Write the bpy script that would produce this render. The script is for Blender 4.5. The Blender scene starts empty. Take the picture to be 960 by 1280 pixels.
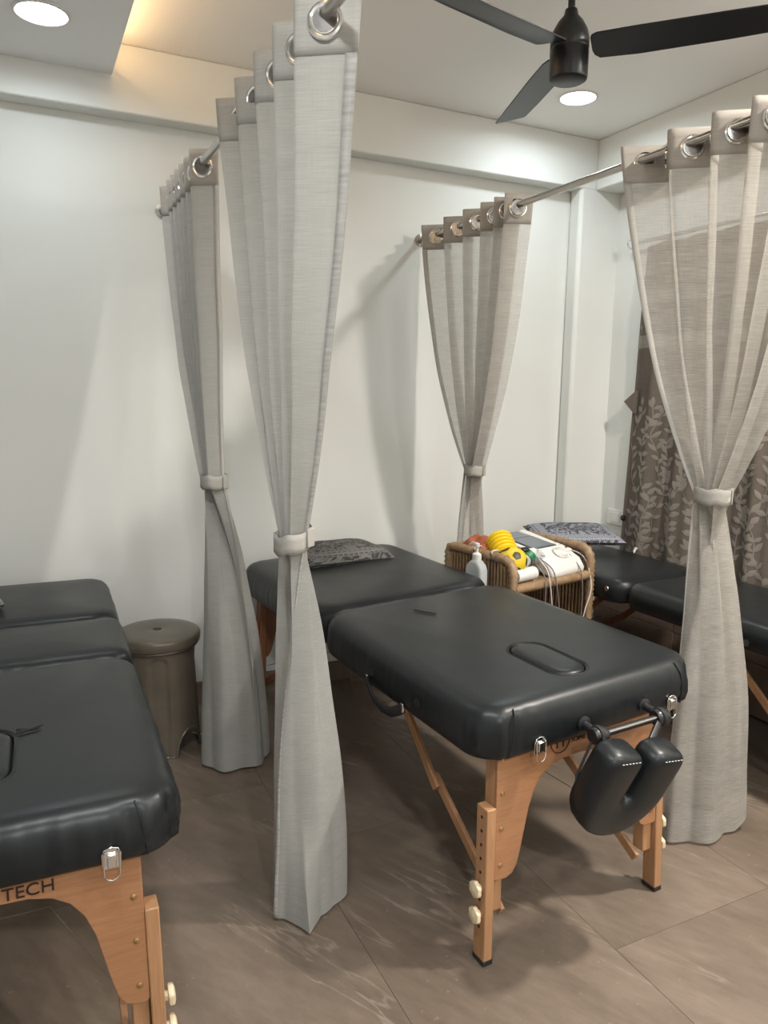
import bpy, bmesh, math, random
from mathutils import Vector, Matrix, noise
PI = math.pi
random.seed(7)
SC = bpy.context.scene
COL = SC.collection

# ------------------------------------------------------------------ camera
F_PX, CAM_H = 935.0, 1.45
YAW, PITCH, ROLL = math.radians(25.9), math.radians(9.15), math.radians(0.8)
cy, sy, cp, sp = math.cos(YAW), math.sin(YAW), math.cos(PITCH), math.sin(PITCH)
fwd = Vector((sy * cp, cy * cp, -sp))
r0 = Vector((cy, -sy, 0.0)); u0 = r0.cross(fwd)
rt = r0 * math.cos(ROLL) + u0 * math.sin(ROLL); up = rt.cross(fwd)
cam_d = bpy.data.cameras.new('camera'); cam = bpy.data.objects.new('camera', cam_d)
COL.objects.link(cam)
cam.matrix_world = Matrix(((rt.x, up.x, -fwd.x, 0), (rt.y, up.y, -fwd.y, 0), (rt.z, up.z, -fwd.z, CAM_H), (0, 0, 0, 1)))
cam_d.sensor_fit = 'VERTICAL'; cam_d.sensor_height = 36.0; cam_d.lens = F_PX / 1280 * 36.0
cam_d.clip_start = 0.05
SC.camera = cam

# ------------------------------------------------------------------ world, exposure
w = bpy.data.worlds.new('world'); SC.world = w; w.use_nodes = True
w.node_tree.nodes['Background'].inputs[0].default_value = (0.5, 0.5, 0.5, 1)
w.node_tree.nodes['Background'].inputs[1].default_value = 0.05
SC.view_settings.view_transform = 'Standard'; SC.view_settings.look = 'None'
SC.view_settings.gamma = 1.0; SC.view_settings.exposure = 1.28
SC.view_settings.use_curve_mapping = False
# lamp powers (the downlights themselves are built further down)
COOL = (0.84, 0.96, 1.0); NEUT = (0.95, 0.98, 1.0); WARM = (1.0, 0.93, 0.84); COVE = (1.0, 0.62, 0.29)
# (x, y, ceiling height, colour, watts)
DOWNLIGHTS = [
    (0.137, 2.86, 2.64, COOL, 1.15), (2.33, 2.87, 2.76, COOL, 1.9),
    (0.137, 0.75, 2.64, NEUT, 7.0), (2.33, 0.95, 2.76, WARM, 29),
    (1.25, 0.10, 2.76, NEUT, 6), (2.33, -0.9, 2.76, WARM, 18), (0.137, -1.3, 2.64, NEUT, 18),
]

# ------------------------------------------------------------------ materials
def mat(name, col, rough=0.5, metal=0.0, **kw):
    m = bpy.data.materials.new(name); m.use_nodes = True
    b = m.node_tree.nodes['Principled BSDF']
    b.inputs['Base Color'].default_value = (*col, 1); b.inputs['Roughness'].default_value = rough
    b.inputs['Metallic'].default_value = metal
    for k, v in kw.items(): b.inputs[k.replace('_', ' ')].default_value = v
    return m
def nd(m, t, **kw):
    n = m.node_tree.nodes.new(t)
    for k, v in kw.items():
        if hasattr(n, k) and k not in ('inputs',): setattr(n, k, v)
    return n
def lk(m, a, b): m.node_tree.links.new(a, b)
def setin(n, **kw):
    for k, v in kw.items(): n.inputs[k].default_value = v
def bsdf(m): return m.node_tree.nodes['Principled BSDF']
def ramp(m, fac, stops):
    r = nd(m, 'ShaderNodeValToRGB')
    el = r.color_ramp.elements
    while len(el) < len(stops): el.new(0.5)
    for e, (p, c) in zip(el, stops): e.position = p; e.color = (*c, 1)
    lk(m, fac, r.inputs['Fac']); return r
def math_n(m, op, a, b=None):
    n = nd(m, 'ShaderNodeMath'); n.operation = op
    for i, v in enumerate((a, b)):
        if v is None: continue
        if isinstance(v, (int, float)): n.inputs[i].default_value = v
        else: lk(m, v, n.inputs[i])
    return n.outputs[0]
def coords(m, kind='Object', scale=(1, 1, 1), rot=(0, 0, 0)):
    tc = nd(m, 'ShaderNodeTexCoord'); mp = nd(m, 'ShaderNodeMapping')
    mp.inputs['Scale'].default_value = scale; mp.inputs['Rotation'].default_value = rot
    lk(m, tc.outputs[kind], mp.inputs['Vector']); return mp.outputs[0]
def noisy(m, vec, scale, detail=4, rough=0.5, dist=0.0):
    n = nd(m, 'ShaderNodeTexNoise'); lk(m, vec, n.inputs['Vector'])
    setin(n, Scale=scale, Detail=detail, Roughness=rough, Distortion=dist); return n
def bump(m, h, strength=0.2, dist=0.01):
    b = nd(m, 'ShaderNodeBump'); setin(b, Strength=strength, Distance=dist)
    lk(m, h, b.inputs['Height']); lk(m, b.outputs[0], bsdf(m).inputs['Normal'])

def plaster(name, col):
    m = mat(name, col, 0.62)
    v = coords(m); n = noisy(m, v, 1.3, 3); n2 = noisy(m, v, 60, 3)
    r = ramp(m, n.outputs['Fac'], [(0.3, tuple(c * 0.95 for c in col)), (0.7, col)])
    lk(m, r.outputs[0], bsdf(m).inputs['Base Color']); bump(m, n2.outputs['Fac'], 0.04, 0.004); return m
M_WALL = plaster('wall_paint', (0.765, 0.775, 0.748))
M_CEIL = plaster('ceiling_paint', (0.93, 0.92, 0.895))
M_PANEL = plaster('ceiling_panel_paint', (0.90, 0.92, 0.94))

def stone(name, a, b, c, vein):
    m = mat(name, b, 0.42)
    tc = nd(m, 'ShaderNodeTexCoord'); oi = nd(m, 'ShaderNodeObjectInfo')
    sc = nd(m, 'ShaderNodeVectorMath'); sc.operation = 'SCALE'
    cm = nd(m, 'ShaderNodeCombineXYZ')
    for i in range(3): lk(m, oi.outputs['Random'], cm.inputs[i])
    lk(m, cm.outputs[0], sc.inputs[0]); sc.inputs['Scale'].default_value = 37.0
    ad = nd(m, 'ShaderNodeVectorMath'); lk(m, tc.outputs['Object'], ad.inputs[0]); lk(m, sc.outputs[0], ad.inputs[1])
    mr = nd(m, 'ShaderNodeMapping'); mr.inputs['Rotation'].default_value = (0, 0, math.radians(62)); lk(m, ad.outputs[0], mr.inputs['Vector'])
    mp = nd(m, 'ShaderNodeMapping'); mp.inputs['Scale'].default_value = (0.8, 2.6, 1.0)
    lk(m, mr.outputs[0], mp.inputs['Vector'])
    n_ = noisy(m, mp.outputs[0], 2.4, 8, 0.66, 0.35); nf = noisy(m, mp.outputs[0], 11, 6, 0.7, 0.2)
    nmix = nd(m, 'ShaderNodeMixRGB'); nmix.inputs[0].default_value = 0.38; lk(m, n_.outputs['Fac'], nmix.inputs[1]); lk(m, nf.outputs['Fac'], nmix.inputs[2])
    class n: outputs = {'Fac': nmix.outputs[0]}
    r = ramp(m, n.outputs['Fac'], [(0.28, a), (0.5, b), (0.74, c)])
    mp2 = nd(m, 'ShaderNodeMapping'); mp2.inputs['Scale'].default_value = (0.5, 3.4, 1.0)
    lk(m, mr.outputs[0], mp2.inputs['Vector'])
    v = noisy(m, mp2.outputs[0], 1.0, 6, 0.6, 0.25)
    d = math_n(m, 'ABSOLUTE', math_n(m, 'SUBTRACT', v.outputs['Fac'], 0.5))
    vm = ramp(m, d, [(0.0, (0.42,) * 3), (0.010, (0, 0, 0))])
    gate = noisy(m, ad.outputs[0], 2.3, 2)
    vg = math_n(m, 'MULTIPLY', vm.outputs[0], ramp(m, gate.outputs['Fac'], [(0.48, (0, 0, 0)), (0.62, (1, 1, 1))]).outputs[0])
    fl = noisy(m, ad.outputs[0], 55, 3)
    flr = ramp(m, fl.outputs['Fac'], [(0.69, (0, 0, 0)), (0.76, (0.35,) * 3)])
    mx0 = nd(m, 'ShaderNodeMixRGB'); lk(m, flr.outputs[0], mx0.inputs[0]); lk(m, r.outputs[0], mx0.inputs[1]); mx0.inputs[2].default_value = (*vein, 1)
    mx = nd(m, 'ShaderNodeMixRGB'); lk(m, vg, mx.inputs[0]); lk(m, mx0.outputs[0], mx.inputs[1]); mx.inputs[2].default_value = (*vein, 1)
    lk(m, mx.outputs[0], bsdf(m).inputs['Base Color'])
    rr = math_n(m, 'ADD', math_n(m, 'MULTIPLY', n.outputs['Fac'], 0.25), 0.34)
    lk(m, rr, bsdf(m).inputs['Roughness']); bump(m, n.outputs['Fac'], 0.06, 0.004)
    return m
M_FLOOR = stone('floor_stone', (0.100, 0.075, 0.056), (0.155, 0.118, 0.089), (0.230, 0.178, 0.136), (0.38, 0.315, 0.25))
M_SKIRT = stone('skirting_stone', (0.13, 0.09, 0.07), (0.19, 0.135, 0.105), (0.25, 0.18, 0.14), (0.32, 0.25, 0.2))
M_GROUT = mat('grout', (0.115, 0.088, 0.068), 0.9)

def vinyl():
    m = mat('black_vinyl', (0.0105, 0.0128, 0.0142), 0.38, Specular_IOR_Level=0.36)
    v = coords(m); n = noisy(m, v, 420, 2); n2 = noisy(m, v, 7, 3, 0.5, 0.4)
    h = math_n(m, 'ADD', math_n(m, 'MULTIPLY', n.outputs['Fac'], 0.12), n2.outputs['Fac'])
    bump(m, h, 0.16, 0.006)
    r = math_n(m, 'ADD', math_n(m, 'MULTIPLY', n2.outputs['Fac'], 0.10), 0.31); lk(m, r, bsdf(m).inputs['Roughness'])
    return m
M_VINYL = vinyl()
M_PIPE = mat('black_piping', (0.008, 0.008, 0.009), 0.5)
M_STRAP = mat('black_webbing', (0.012, 0.012, 0.013), 0.75)
M_BPLAST = mat('black_plastic', (0.016, 0.016, 0.018), 0.33)
M_STITCH = mat('white_thread', (0.55, 0.55, 0.55), 0.8)

def wood(name, a, b, scale=(3, 3, 40), rot=(0, 0, 0)):
    m = mat(name, a, 0.42)
    v = coords(m, 'Object', scale, rot); n = noisy(m, v, 2.5, 5, 0.6, 0.8)
    r = ramp(m, n.outputs['Fac'], [(0.3, a), (0.7, b)]); lk(m, r.outputs[0], bsdf(m).inputs['Base Color'])
    bump(m, n.outputs['Fac'], 0.06, 0.002); return m
M_PLY = wood('plywood', (0.29, 0.132, 0.060), (0.37, 0.185, 0.090), (4, 4, 60))
M_BEECH = wood('beech', (0.33, 0.165, 0.078), (0.43, 0.235, 0.118), (40, 40, 2.5))
M_REDWOOD = wood('red_beech', (0.20, 0.078, 0.036), (0.30, 0.125, 0.06), (40, 40, 2.5))
M_KNOB = wood('pale_wood', (0.62, 0.50, 0.33), (0.70, 0.58, 0.40), (20, 20, 20))
M_INK = mat('dark_print', (0.018, 0.010, 0.007), 0.6)
M_HOLE = mat('drilled_hole', (0.02, 0.012, 0.008), 0.9)
M_BRASS = mat('bolt_metal', (0.55, 0.36, 0.18), 0.35, 1.0)
M_CHROME = mat('chrome', (0.80, 0.79, 0.77), 0.14, 1.0)
M_STEEL = mat('brushed_steel', (0.50, 0.48, 0.46), 0.26, 1.0)
M_CABLEM = mat('steel_cable', (0.22, 0.18, 0.14), 0.45, 0.5)
M_FAN = mat('charcoal_metal', (0.016, 0.017, 0.019), 0.36, 0.25)
M_RUBBER = mat('black_rubber', (0.014, 0.012, 0.012), 0.7)

def cloth(name, col, transp=0.2, transl=0.30, slub=0.10):
    m = bpy.data.materials.new(name); m.use_nodes = True; nt = m.node_tree
    nt.nodes.remove(bsdf(m)); out = nt.nodes['Material Output']
    v1 = coords(m, 'UV', (14, 460, 1)); v2 = coords(m, 'UV', (460, 18, 1)); v3 = coords(m, 'UV', (2.0, 24, 1))
    n1 = noisy(m, v1, 1.0, 3); n2 = noisy(m, v2, 1.0, 3); n3 = noisy(m, v3, 1.0, 2)
    s = math_n(m, 'ADD', math_n(m, 'MULTIPLY', n1.outputs['Fac'], 0.58), math_n(m, 'ADD', math_n(m, 'MULTIPLY', n2.outputs['Fac'], 0.22), math_n(m, 'MULTIPLY', n3.outputs['Fac'], 0.2)))
    r = ramp(m, s, [(0.34, tuple(c * (1 - 1.3 * slub) for c in col)), (0.66, tuple(min(1, c * (1 + slub)) for c in col))])
    bu = nd(m, 'ShaderNodeBump'); setin(bu, Strength=0.15, Distance=0.002); lk(m, s, bu.inputs['Height'])
    d = nd(m, 'ShaderNodeBsdfDiffuse'); t = nd(m, 'ShaderNodeBsdfTranslucent'); tr = nd(m, 'ShaderNodeBsdfTransparent')
    lk(m, r.outputs[0], d.inputs[0]); lk(m, r.outputs[0], t.inputs[0]); lk(m, bu.outputs[0], d.inputs['Normal'])
    mx = nd(m, 'ShaderNodeMixShader'); mx.inputs[0].default_value = transl
    lk(m, d.outputs[0], mx.inputs[1]); lk(m, t.outputs[0], mx.inputs[2])
    m2 = nd(m, 'ShaderNodeMixShader')
    hole = math_n(m, 'MULTIPLY', math_n(m, 'SUBTRACT', 1.0, s), 2 * transp)
    lk(m, hole, m2.inputs[0]); lk(m, mx.outputs[0], m2.inputs[1]); lk(m, tr.outputs[0], m2.inputs[2])
    lk(m, m2.outputs[0], out.inputs['Surface'])
    return m
M_SHEER = cloth('sheer_linen', (0.49, 0.485, 0.46), 0.13, 0.30, 0.075)
M_SHEER_THIN = cloth('thin_sheer_linen', (0.52, 0.495, 0.455), 0.36, 0.34, 0.085)
M_TIE = cloth('linen_tie', (0.47, 0.45, 0.41), 0.03, 0.2)
M_HEAD_PALE = cloth('pale_linen_heading', (0.50, 0.49, 0.46), 0.03, 0.2)
M_HEAD = cloth('linen_heading', (0.45, 0.42, 0.38), 0.03, 0.16)
M_HEM = cloth('linen_hem', (0.55, 0.53, 0.49), 0.04, 0.2, 0.10)
M_BLOTCH = cloth('puckered_hem', (0.47, 0.46, 0.435), 0.03, 0.2, 0.22)
M_SATIN = cloth('brown_satin', (0.155, 0.128, 0.108), 0.0, 0.05, 0.12)
M_SATIN_B = cloth('brown_satin_band', (0.27, 0.245, 0.215), 0.0, 0.05, 0.18)
M_LEAF = mat('embroidered_leaf', (0.225, 0.20, 0.172), 0.45)

def cushion_cloth(name, hw, hd, base, ink):
    m = mat(name, base, 0.7)
    tc = nd(m, 'ShaderNodeTexCoord'); sx = nd(m, 'ShaderNodeSeparateXYZ'); lk(m, tc.outputs['Object'], sx.inputs[0])
    X = math_n(m, 'DIVIDE', math_n(m, 'ABSOLUTE', sx.outputs[0]), hw); Y = math_n(m, 'DIVIDE', math_n(m, 'ABSOLUTE', sx.outputs[1]), hd)
    e = math_n(m, 'MAXIMUM', X, Y)
    band = math_n(m, 'MULTIPLY', math_n(m, 'GREATER_THAN', e, 0.70), math_n(m, 'LESS_THAN', e, 0.90))
    ck = nd(m, 'ShaderNodeTexVoronoi'); ck.distance = 'CHEBYCHEV'; ck.inputs['Scale'].default_value = 40; ck.inputs['Randomness'].default_value = 0.0
    lk(m, tc.outputs['Object'], ck.inputs['Vector'])
    sq = ramp(m, ck.outputs['Distance'], [(0.24, (1, 1, 1)), (0.30, (0, 0, 0)), (0.38, (1, 1, 1))])
    n = noisy(m, tc.outputs['Object'], 5.5, 5, 0.6, 2.6)
    d = math_n(m, 'ABSOLUTE', math_n(m, 'SUBTRACT', n.outputs['Fac'], 0.5))
    art = ramp(m, d, [(0.0, (1, 1, 1)), (0.03, (0.8,) * 3), (0.045, (0.02,) * 3), (0.10, (0.12,) * 3), (0.17, (0.75,) * 3)])
    mx = nd(m, 'ShaderNodeMixRGB'); lk(m, band, mx.inputs[0]); lk(m, art.outputs[0], mx.inputs[1]); lk(m, sq.outputs[0], mx.inputs[2])
    c = nd(m, 'ShaderNodeMixRGB'); lk(m, mx.outputs[0], c.inputs[0]); c.inputs[1].default_value = (*base, 1); c.inputs[2].default_value = (*ink, 1)
    lk(m, c.outputs[0], bsdf(m).inputs['Base Color']); return m
M_PILL1 = cushion_cloth('black_print_cloth', 0.215, 0.15, (0.018, 0.017, 0.018), (0.16, 0.155, 0.15))
M_PILL2 = cushion_cloth('blue_print_cloth', 0.23, 0.16, (0.026, 0.027, 0.034), (0.30, 0.31, 0.36))
M_PILL3 = cushion_cloth('black_print_cloth_left', 0.2, 0.2, (0.03, 0.03, 0.03), (0.3, 0.29, 0.27))

def rattan(name, a, b):
    m = mat(name, a, 0.5); v = coords(m); n = noisy(m, v, 38, 4)
    r = ramp(m, n.outputs['Fac'], [(0.3, a), (0.7, b)]); lk(m, r.outputs[0], bsdf(m).inputs['Base Color'])
    bump(m, n.outputs['Fac'], 0.3, 0.003); return m
M_RATTAN = rattan('rattan_wrap', (0.22, 0.138, 0.074), (0.36, 0.245, 0.142))
M_CANE = rattan('dark_cane', (0.19, 0.115, 0.058), (0.31, 0.20, 0.105))
def stoolplastic():
    m = mat('taupe_plastic', (0.19, 0.16, 0.118), 0.32)
    v = coords(m); n = noisy(m, v, 9, 4); r = ramp(m, n.outputs['Fac'], [(0.3, (0.105, 0.087, 0.064)), (0.7, (0.132, 0.111, 0.084))])
    lk(m, r.outputs[0], bsdf(m).inputs['Base Color']); return m
M_STOOL = stoolplastic()
M_WPLAST = mat('white_plastic', (0.72, 0.71, 0.68), 0.35)
M_CLEAR = mat('clear_plastic', (0.80, 0.83, 0.84), 0.12, Transmission_Weight=0.55, IOR=1.3)
M_GLASS = mat('crystal', (0.95, 0.97, 0.97), 0.03, Transmission_Weight=0.95, IOR=1.5)
M_YELLOW = mat('yellow_plastic', (0.80, 0.54, 0.010), 0.4)
M_BALLY = mat('yellow_leather', (0.70, 0.50, 0.03), 0.4)
M_BALLB = mat('brown_patch', (0.045, 0.035, 0.012), 0.45)
M_RED = mat('red_plastic', (0.55, 0.03, 0.02), 0.4)
M_REDCLOTH = mat('rust_cloth', (0.34, 0.10, 0.045), 0.8)
M_GREEN = mat('green_plastic', (0.02, 0.19, 0.075), 0.4)
M_SCREEN = mat('grey_screen', (0.13, 0.15, 0.18), 0.18)
M_SCREEN2 = mat('dark_screen', (0.05, 0.06, 0.075), 0.15)
M_WIRE = mat('white_wire', (0.62, 0.57, 0.55), 0.45)
M_WIREG = mat('grey_wire', (0.20, 0.165, 0.16), 0.45)
M_BLUEWIRE = mat('dark_wire', (0.03, 0.035, 0.06), 0.4)
def glow(name, col, s):
    m = bpy.data.materials.new(name); m.use_nodes = True; nt = m.node_tree
    nt.nodes.remove(bsdf(m)); e = nd(m, 'ShaderNodeEmission'); setin(e, Color=(*col, 1), Strength=s)
    lk(m, e.outputs[0], nt.nodes['Material Output'].inputs[0]); return m
M_LED = glow('led_diffuser', (0.95, 0.98, 1.0), 9.0)
M_LEDW = glow('led_diffuser_warm', (1.0, 0.93, 0.82), 9.0)
M_COVE = glow('led_strip', COVE, 2.5)

# ------------------------------------------------------------------ mesh builder
class MB:
    def __init__(s): s.v = []; s.f = []; s.uv = None
    def add(s, vs, fs):
        o = len(s.v); s.v += [tuple(v) for v in vs]; s.f += [tuple(i + o for i in f) for f in fs]; return s
    def box(s, c, d, M=None):
        x, y, z = (a / 2 for a in d)
        vs = [Vector((sx * x, sy_ * y, sz * z)) for sz in (-1, 1) for sy_ in (-1, 1) for sx in (-1, 1)]
        vs = [(M @ v if M else v) + Vector(c) for v in vs]
        return s.add(vs, [(0, 2, 3, 1), (4, 5, 7, 6), (0, 1, 5, 4), (2, 6, 7, 3), (0, 4, 6, 2), (1, 3, 7, 5)])
    def bar(s, a, b, wx, wy, side=Vector((1, 0, 0))):
        a, b = Vector(a), Vector(b); t = (b - a).normalized(); x = (side - t * side.dot(t)).normalized(); y = t.cross(x)
        vs = [p + x * i * wx / 2 + y * j * wy / 2 for p in (a, b) for i, j in ((-1, -1), (1, -1), (1, 1), (-1, 1))]
        return s.add(vs, [(3, 2, 1, 0), (4, 5, 6, 7), (0, 1, 5, 4), (1, 2, 6, 5), (2, 3, 7, 6), (3, 0, 4, 7)])
    def tube(s, pts, r, n=10, closed=False, flat=1.0, ref=None):
        pts = [Vector(p) for p in pts]; N = len(pts); rs = r if isinstance(r, (list, tuple)) else [r] * N
        T = []
        for i in range(N):
            a = pts[(i - 1) % N] if (closed or i > 0) else pts[i]; b = pts[(i + 1) % N] if (closed or i < N - 1) else pts[i]
            T.append((b - a).normalized())
        x = ref and Vector(ref) or (Vector((0, 0, 1)) if abs(T[0].z) < 0.9 else Vector((1, 0, 0)))
        vs = []
        for i in range(N):
            x = (x - T[i] * x.dot(T[i])).normalized(); y = T[i].cross(x)
            for k in range(n):
                a = 2 * PI * k / n; vs.append(pts[i] + (x * math.cos(a) + y * math.sin(a) * flat) * rs[i])
        fs = []
        for i in range(N if closed else N - 1):
            j = (i + 1) % N
            for k in range(n): l = (k + 1) % n; fs.append((i * n + k, i * n + l, j * n + l, j * n + k))
        if not closed: fs += [tuple(range(n))[::-1], tuple((N - 1) * n + k for k in range(n))]
        return s.add(vs, fs)
    def lathe(s, prof, n=28, M=None):
        vs = []; fs = []; M = M or Matrix()
        for r, z in prof:
            for k in range(n): a = 2 * PI * k / n; vs.append(M @ Vector((r * math.cos(a), r * math.sin(a), z)))
        for i in range(len(prof) - 1):
            for k in range(n): l = (k + 1) % n; fs.append((i * n + k, i * n + l, (i + 1) * n + l, (i + 1) * n + k))
        if prof[0][0] > 1e-6: fs.append(tuple(range(n))[::-1])
        if prof[-1][0] > 1e-6: fs.append(tuple((len(prof) - 1) * n + k for k in range(n)))
        return s.add(vs, fs)
    def prism(s, poly, d, M=None):            # polygon in local XZ, extruded along local Y by d
        n = len(poly); M = M or Matrix()
        vs = [M @ Vector((x, -d / 2, z)) for x, z in poly] + [M @ Vector((x, d / 2, z)) for x, z in poly]
        fs = [tuple(range(n)), tuple(range(2 * n - 1, n - 1, -1))] + [(i, i + n, (i + 1) % n + n, (i + 1) % n) for i in range(n)]
        return s.add(vs, fs)
    def torus(s, c, R, r, axis, n=28, m=10):
        a = Vector(axis).normalized(); x = a.orthogonal().normalized(); y = a.cross(x); c = Vector(c)
        return s.tube([c + (x * math.cos(2 * PI * k / n) + y * math.sin(2 * PI * k / n)) * R for k in range(n)], r, m, True, ref=a)
    def warp(s, fn): s.v = [tuple(fn(Vector(v))) for v in s.v]; return s
    def build(s, name, m, parent=None, ang=40, bevel=0.0, seg=2, loc=None):
        me = bpy.data.meshes.new(name); vs = s.v
        if parent is None and loc is not None:
            vs = [tuple(Vector(v) - Vector(loc)) for v in vs]
        me.from_pydata(vs, [], s.f); me.validate()
        bm = bmesh.new(); bm.from_mesh(me); bmesh.ops.recalc_face_normals(bm, faces=bm.faces); bm.to_mesh(me); bm.free()
        if s.uv:
            ul = me.uv_layers.new(name='UVMap')
            for lp in me.loops: ul.data[lp.index].uv = s.uv[lp.vertex_index]
        me.materials.append(m)
        me.polygons.foreach_set('use_smooth', [True] * len(me.polygons)); me.set_sharp_from_angle(angle=math.radians(ang))
        o = bpy.data.objects.new(name, me); COL.objects.link(o)
        if parent: o.parent = parent
        elif loc is not None: o.location = loc
        if bevel:
            b = o.modifiers.new('bevel', 'BEVEL'); b.width = bevel; b.segments = seg; b.limit_method = 'ANGLE'; b.angle_limit = math.radians(50)
            b.harden_normals = False
        return o
def grid(name, fn, nu, nv, m, parent, uv=None, solid=0.0, ang=70):
    mb = MB(); vs = []; uvs = []
    for j in range(nv + 1):
        for i in range(nu + 1):
            p = fn(i / nu, j / nv); vs.append(p); uvs.append(uv(i / nu, j / nv) if uv else (i / nu, j / nv))
    fs = [(j * (nu + 1) + i, j * (nu + 1) + i + 1, (j + 1) * (nu + 1) + i + 1, (j + 1) * (nu + 1) + i) for j in range(nv) for i in range(nu)]
    mb.add(vs, fs); mb.uv = uvs
    o = mb.build(name, m, parent, ang)
    if solid:
        s = o.modifiers.new('thickness', 'SOLIDIFY'); s.thickness = solid; s.offset = 0
    return o
def tag(o, label, cat, group=None):
    o['label'] = label; o['category'] = cat
    if group: o['group'] = group
    return o
def thing(name, label, cat, loc=(0, 0, 0), rz=0.0, group=None):
    o = bpy.data.objects.new(name, None); COL.objects.link(o); o.location = loc; o.rotation_euler = (0, 0, rz); o.empty_display_size = 0.1
    return tag(o, label, cat, group)
def struct(name, mb, m, bevel=0.0, parent=None):
    o = mb.build(name, m, parent, 40, bevel); o['kind'] = 'structure'; return o
def copy_part(src, parent, loc=None, rot=None):
    c = src.copy(); COL.objects.link(c); c.parent = parent
    if loc is not None: c.location = loc
    if rot is not None: c.rotation_euler = rot
    return c
def text_mesh(name, s, size, m, parent, loc, rot, depth=0.0006):
    cu = bpy.data.curves.new(name, 'FONT'); cu.body = s; cu.size = size; cu.extrude = depth
    t = bpy.data.objects.new(name + '_src', cu); COL.objects.link(t)
    dg = bpy.context.evaluated_depsgraph_get(); me = bpy.data.meshes.new_from_object(t.evaluated_get(dg))
    bpy.data.objects.remove(t); me.materials.clear(); me.materials.append(m)
    o = bpy.data.objects.new(name, me); COL.objects.link(o); o.parent = parent; o.location = loc; o.rotation_euler = rot
    return o

# ------------------------------------------------------------------ room
X0, X1, Y0, Y1, ZC = -2.0, 2.97, -2.3, 3.36, 2.76
BEAM_Y, BEAM_Z, COL_X = 3.265, 2.51, 2.705
floor = struct('floor', MB().box(((X0 + X1) / 2, (Y0 + Y1) / 2, -0.055), (X1 - X0 + 0.3, Y1 - Y0 + 0.3, 0.098)), M_GROUT)
TX, TY = 0.6, 1.2
tile_src = None
ox, oy = -1.66, -2.28
k = 0
for i in range(8):
    for j in range(5):
        xa, xb = max(X0, ox - TX + i * TX), min(X1, ox + i * TX)
        off = (i % 2) * 0.42
        ya, yb = max(Y0, oy - off + j * TY), min(Y1, oy - off + (j + 1) * TY)
        if j == 4: yb = Y1
        if xb - xa < 0.02 or yb - ya < 0.02: continue
        t = MB().box((0, 0, 0), (xb - xa - 0.0010, yb - ya - 0.0010, 0.008)).build('tile', M_FLOOR, floor, 40, 0.0004, 1)
        t.location = ((xa + xb) / 2, (ya + yb) / 2, -0.004)
struct('ceiling', MB().box(((X0 + X1) / 2, (Y0 + Y1) / 2, ZC + 0.05), (X1 - X0 + 0.3, Y1 - Y0 + 0.3, 0.1)), M_CEIL)
wback = struct('wall_back', MB().box(((X0 + X1) / 2, Y1 + 0.05, ZC / 2), (X1 - X0 + 0.2, 0.1, ZC)), M_WALL)
wright = struct('wall_right', MB().box((X1 + 0.05, (Y0 + Y1) / 2, ZC / 2), (0.1, Y1 - Y0 + 0.2, ZC)), M_WALL)
struct('wall_left', MB().box((X0 - 0.05, (Y0 + Y1) / 2, ZC / 2), (0.1, Y1 - Y0 + 0.2, ZC)), M_WALL)
struct('wall_front', MB().box(((X0 + X1) / 2, Y0 - 0.05, ZC / 2), (X1 - X0 + 0.2, 0.1, ZC)), M_WALL)
# beam along the back wall, corner column, beam over the window wall
struct('trim_1', MB().box(((X0 + X1) / 2, (BEAM_Y + Y1) / 2, (BEAM_Z + ZC) / 2), (X1 - X0, Y1 - BEAM_Y, ZC - BEAM_Z)), M_WALL, 0.006)
struct('trim_2', MB().box(((COL_X + X1) / 2 + .02, (BEAM_Y + 0.001 + Y1) / 2, (BEAM_Z + 0.02) / 2), (X1 - COL_X + .04, Y1 - BEAM_Y - 0.001, BEAM_Z + 0.02)), M_WALL, 0.018)
struct('trim_3', MB().box(((2.80 + X1) / 2, (Y0 + BEAM_Y) / 2, (BEAM_Z + ZC) / 2), (X1 - 2.80, BEAM_Y - Y0, ZC - BEAM_Z)), M_WALL, 0.006)
# skirting stones
sk = struct('baseboard_back', MB().box(((X0 + COL_X) / 2, Y1 - 0.004, 0.05), (COL_X - X0, 0.008, 0.1)), M_GROUT)
x = X0 + 0.14
while x < COL_X - 0.05:
    xb = min(x + 0.6, COL_X - 0.002)
    p = MB().box((0, 0, 0), (xb - x - 0.002, 0.010, 0.098)).build('tile', M_SKIRT, sk, 40, 0.001, 1); p.location = ((x + xb) / 2, Y1 - 0.013, 0.05); x = xb
# brown stone cladding low on the window wall
sk2 = struct('baseboard_right', MB().box((X1 - 0.003, (0.27 + 3.27) / 2, 0.26), (0.006, 3.0, 0.52)), M_GROUT)
for j in range(5):
    for (za, zb) in ((0.0, 0.25), (0.25, 0.52)):
        p = MB().box((0, 0, 0), (0.010, 0.596, zb - za - 0.004)).build('tile', M_SKIRT, sk2, 40, 0.001, 1)
        p.location = (X1 - 0.011, 0.27 + 0.3 + j * 0.6, (za + zb) / 2)
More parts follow.
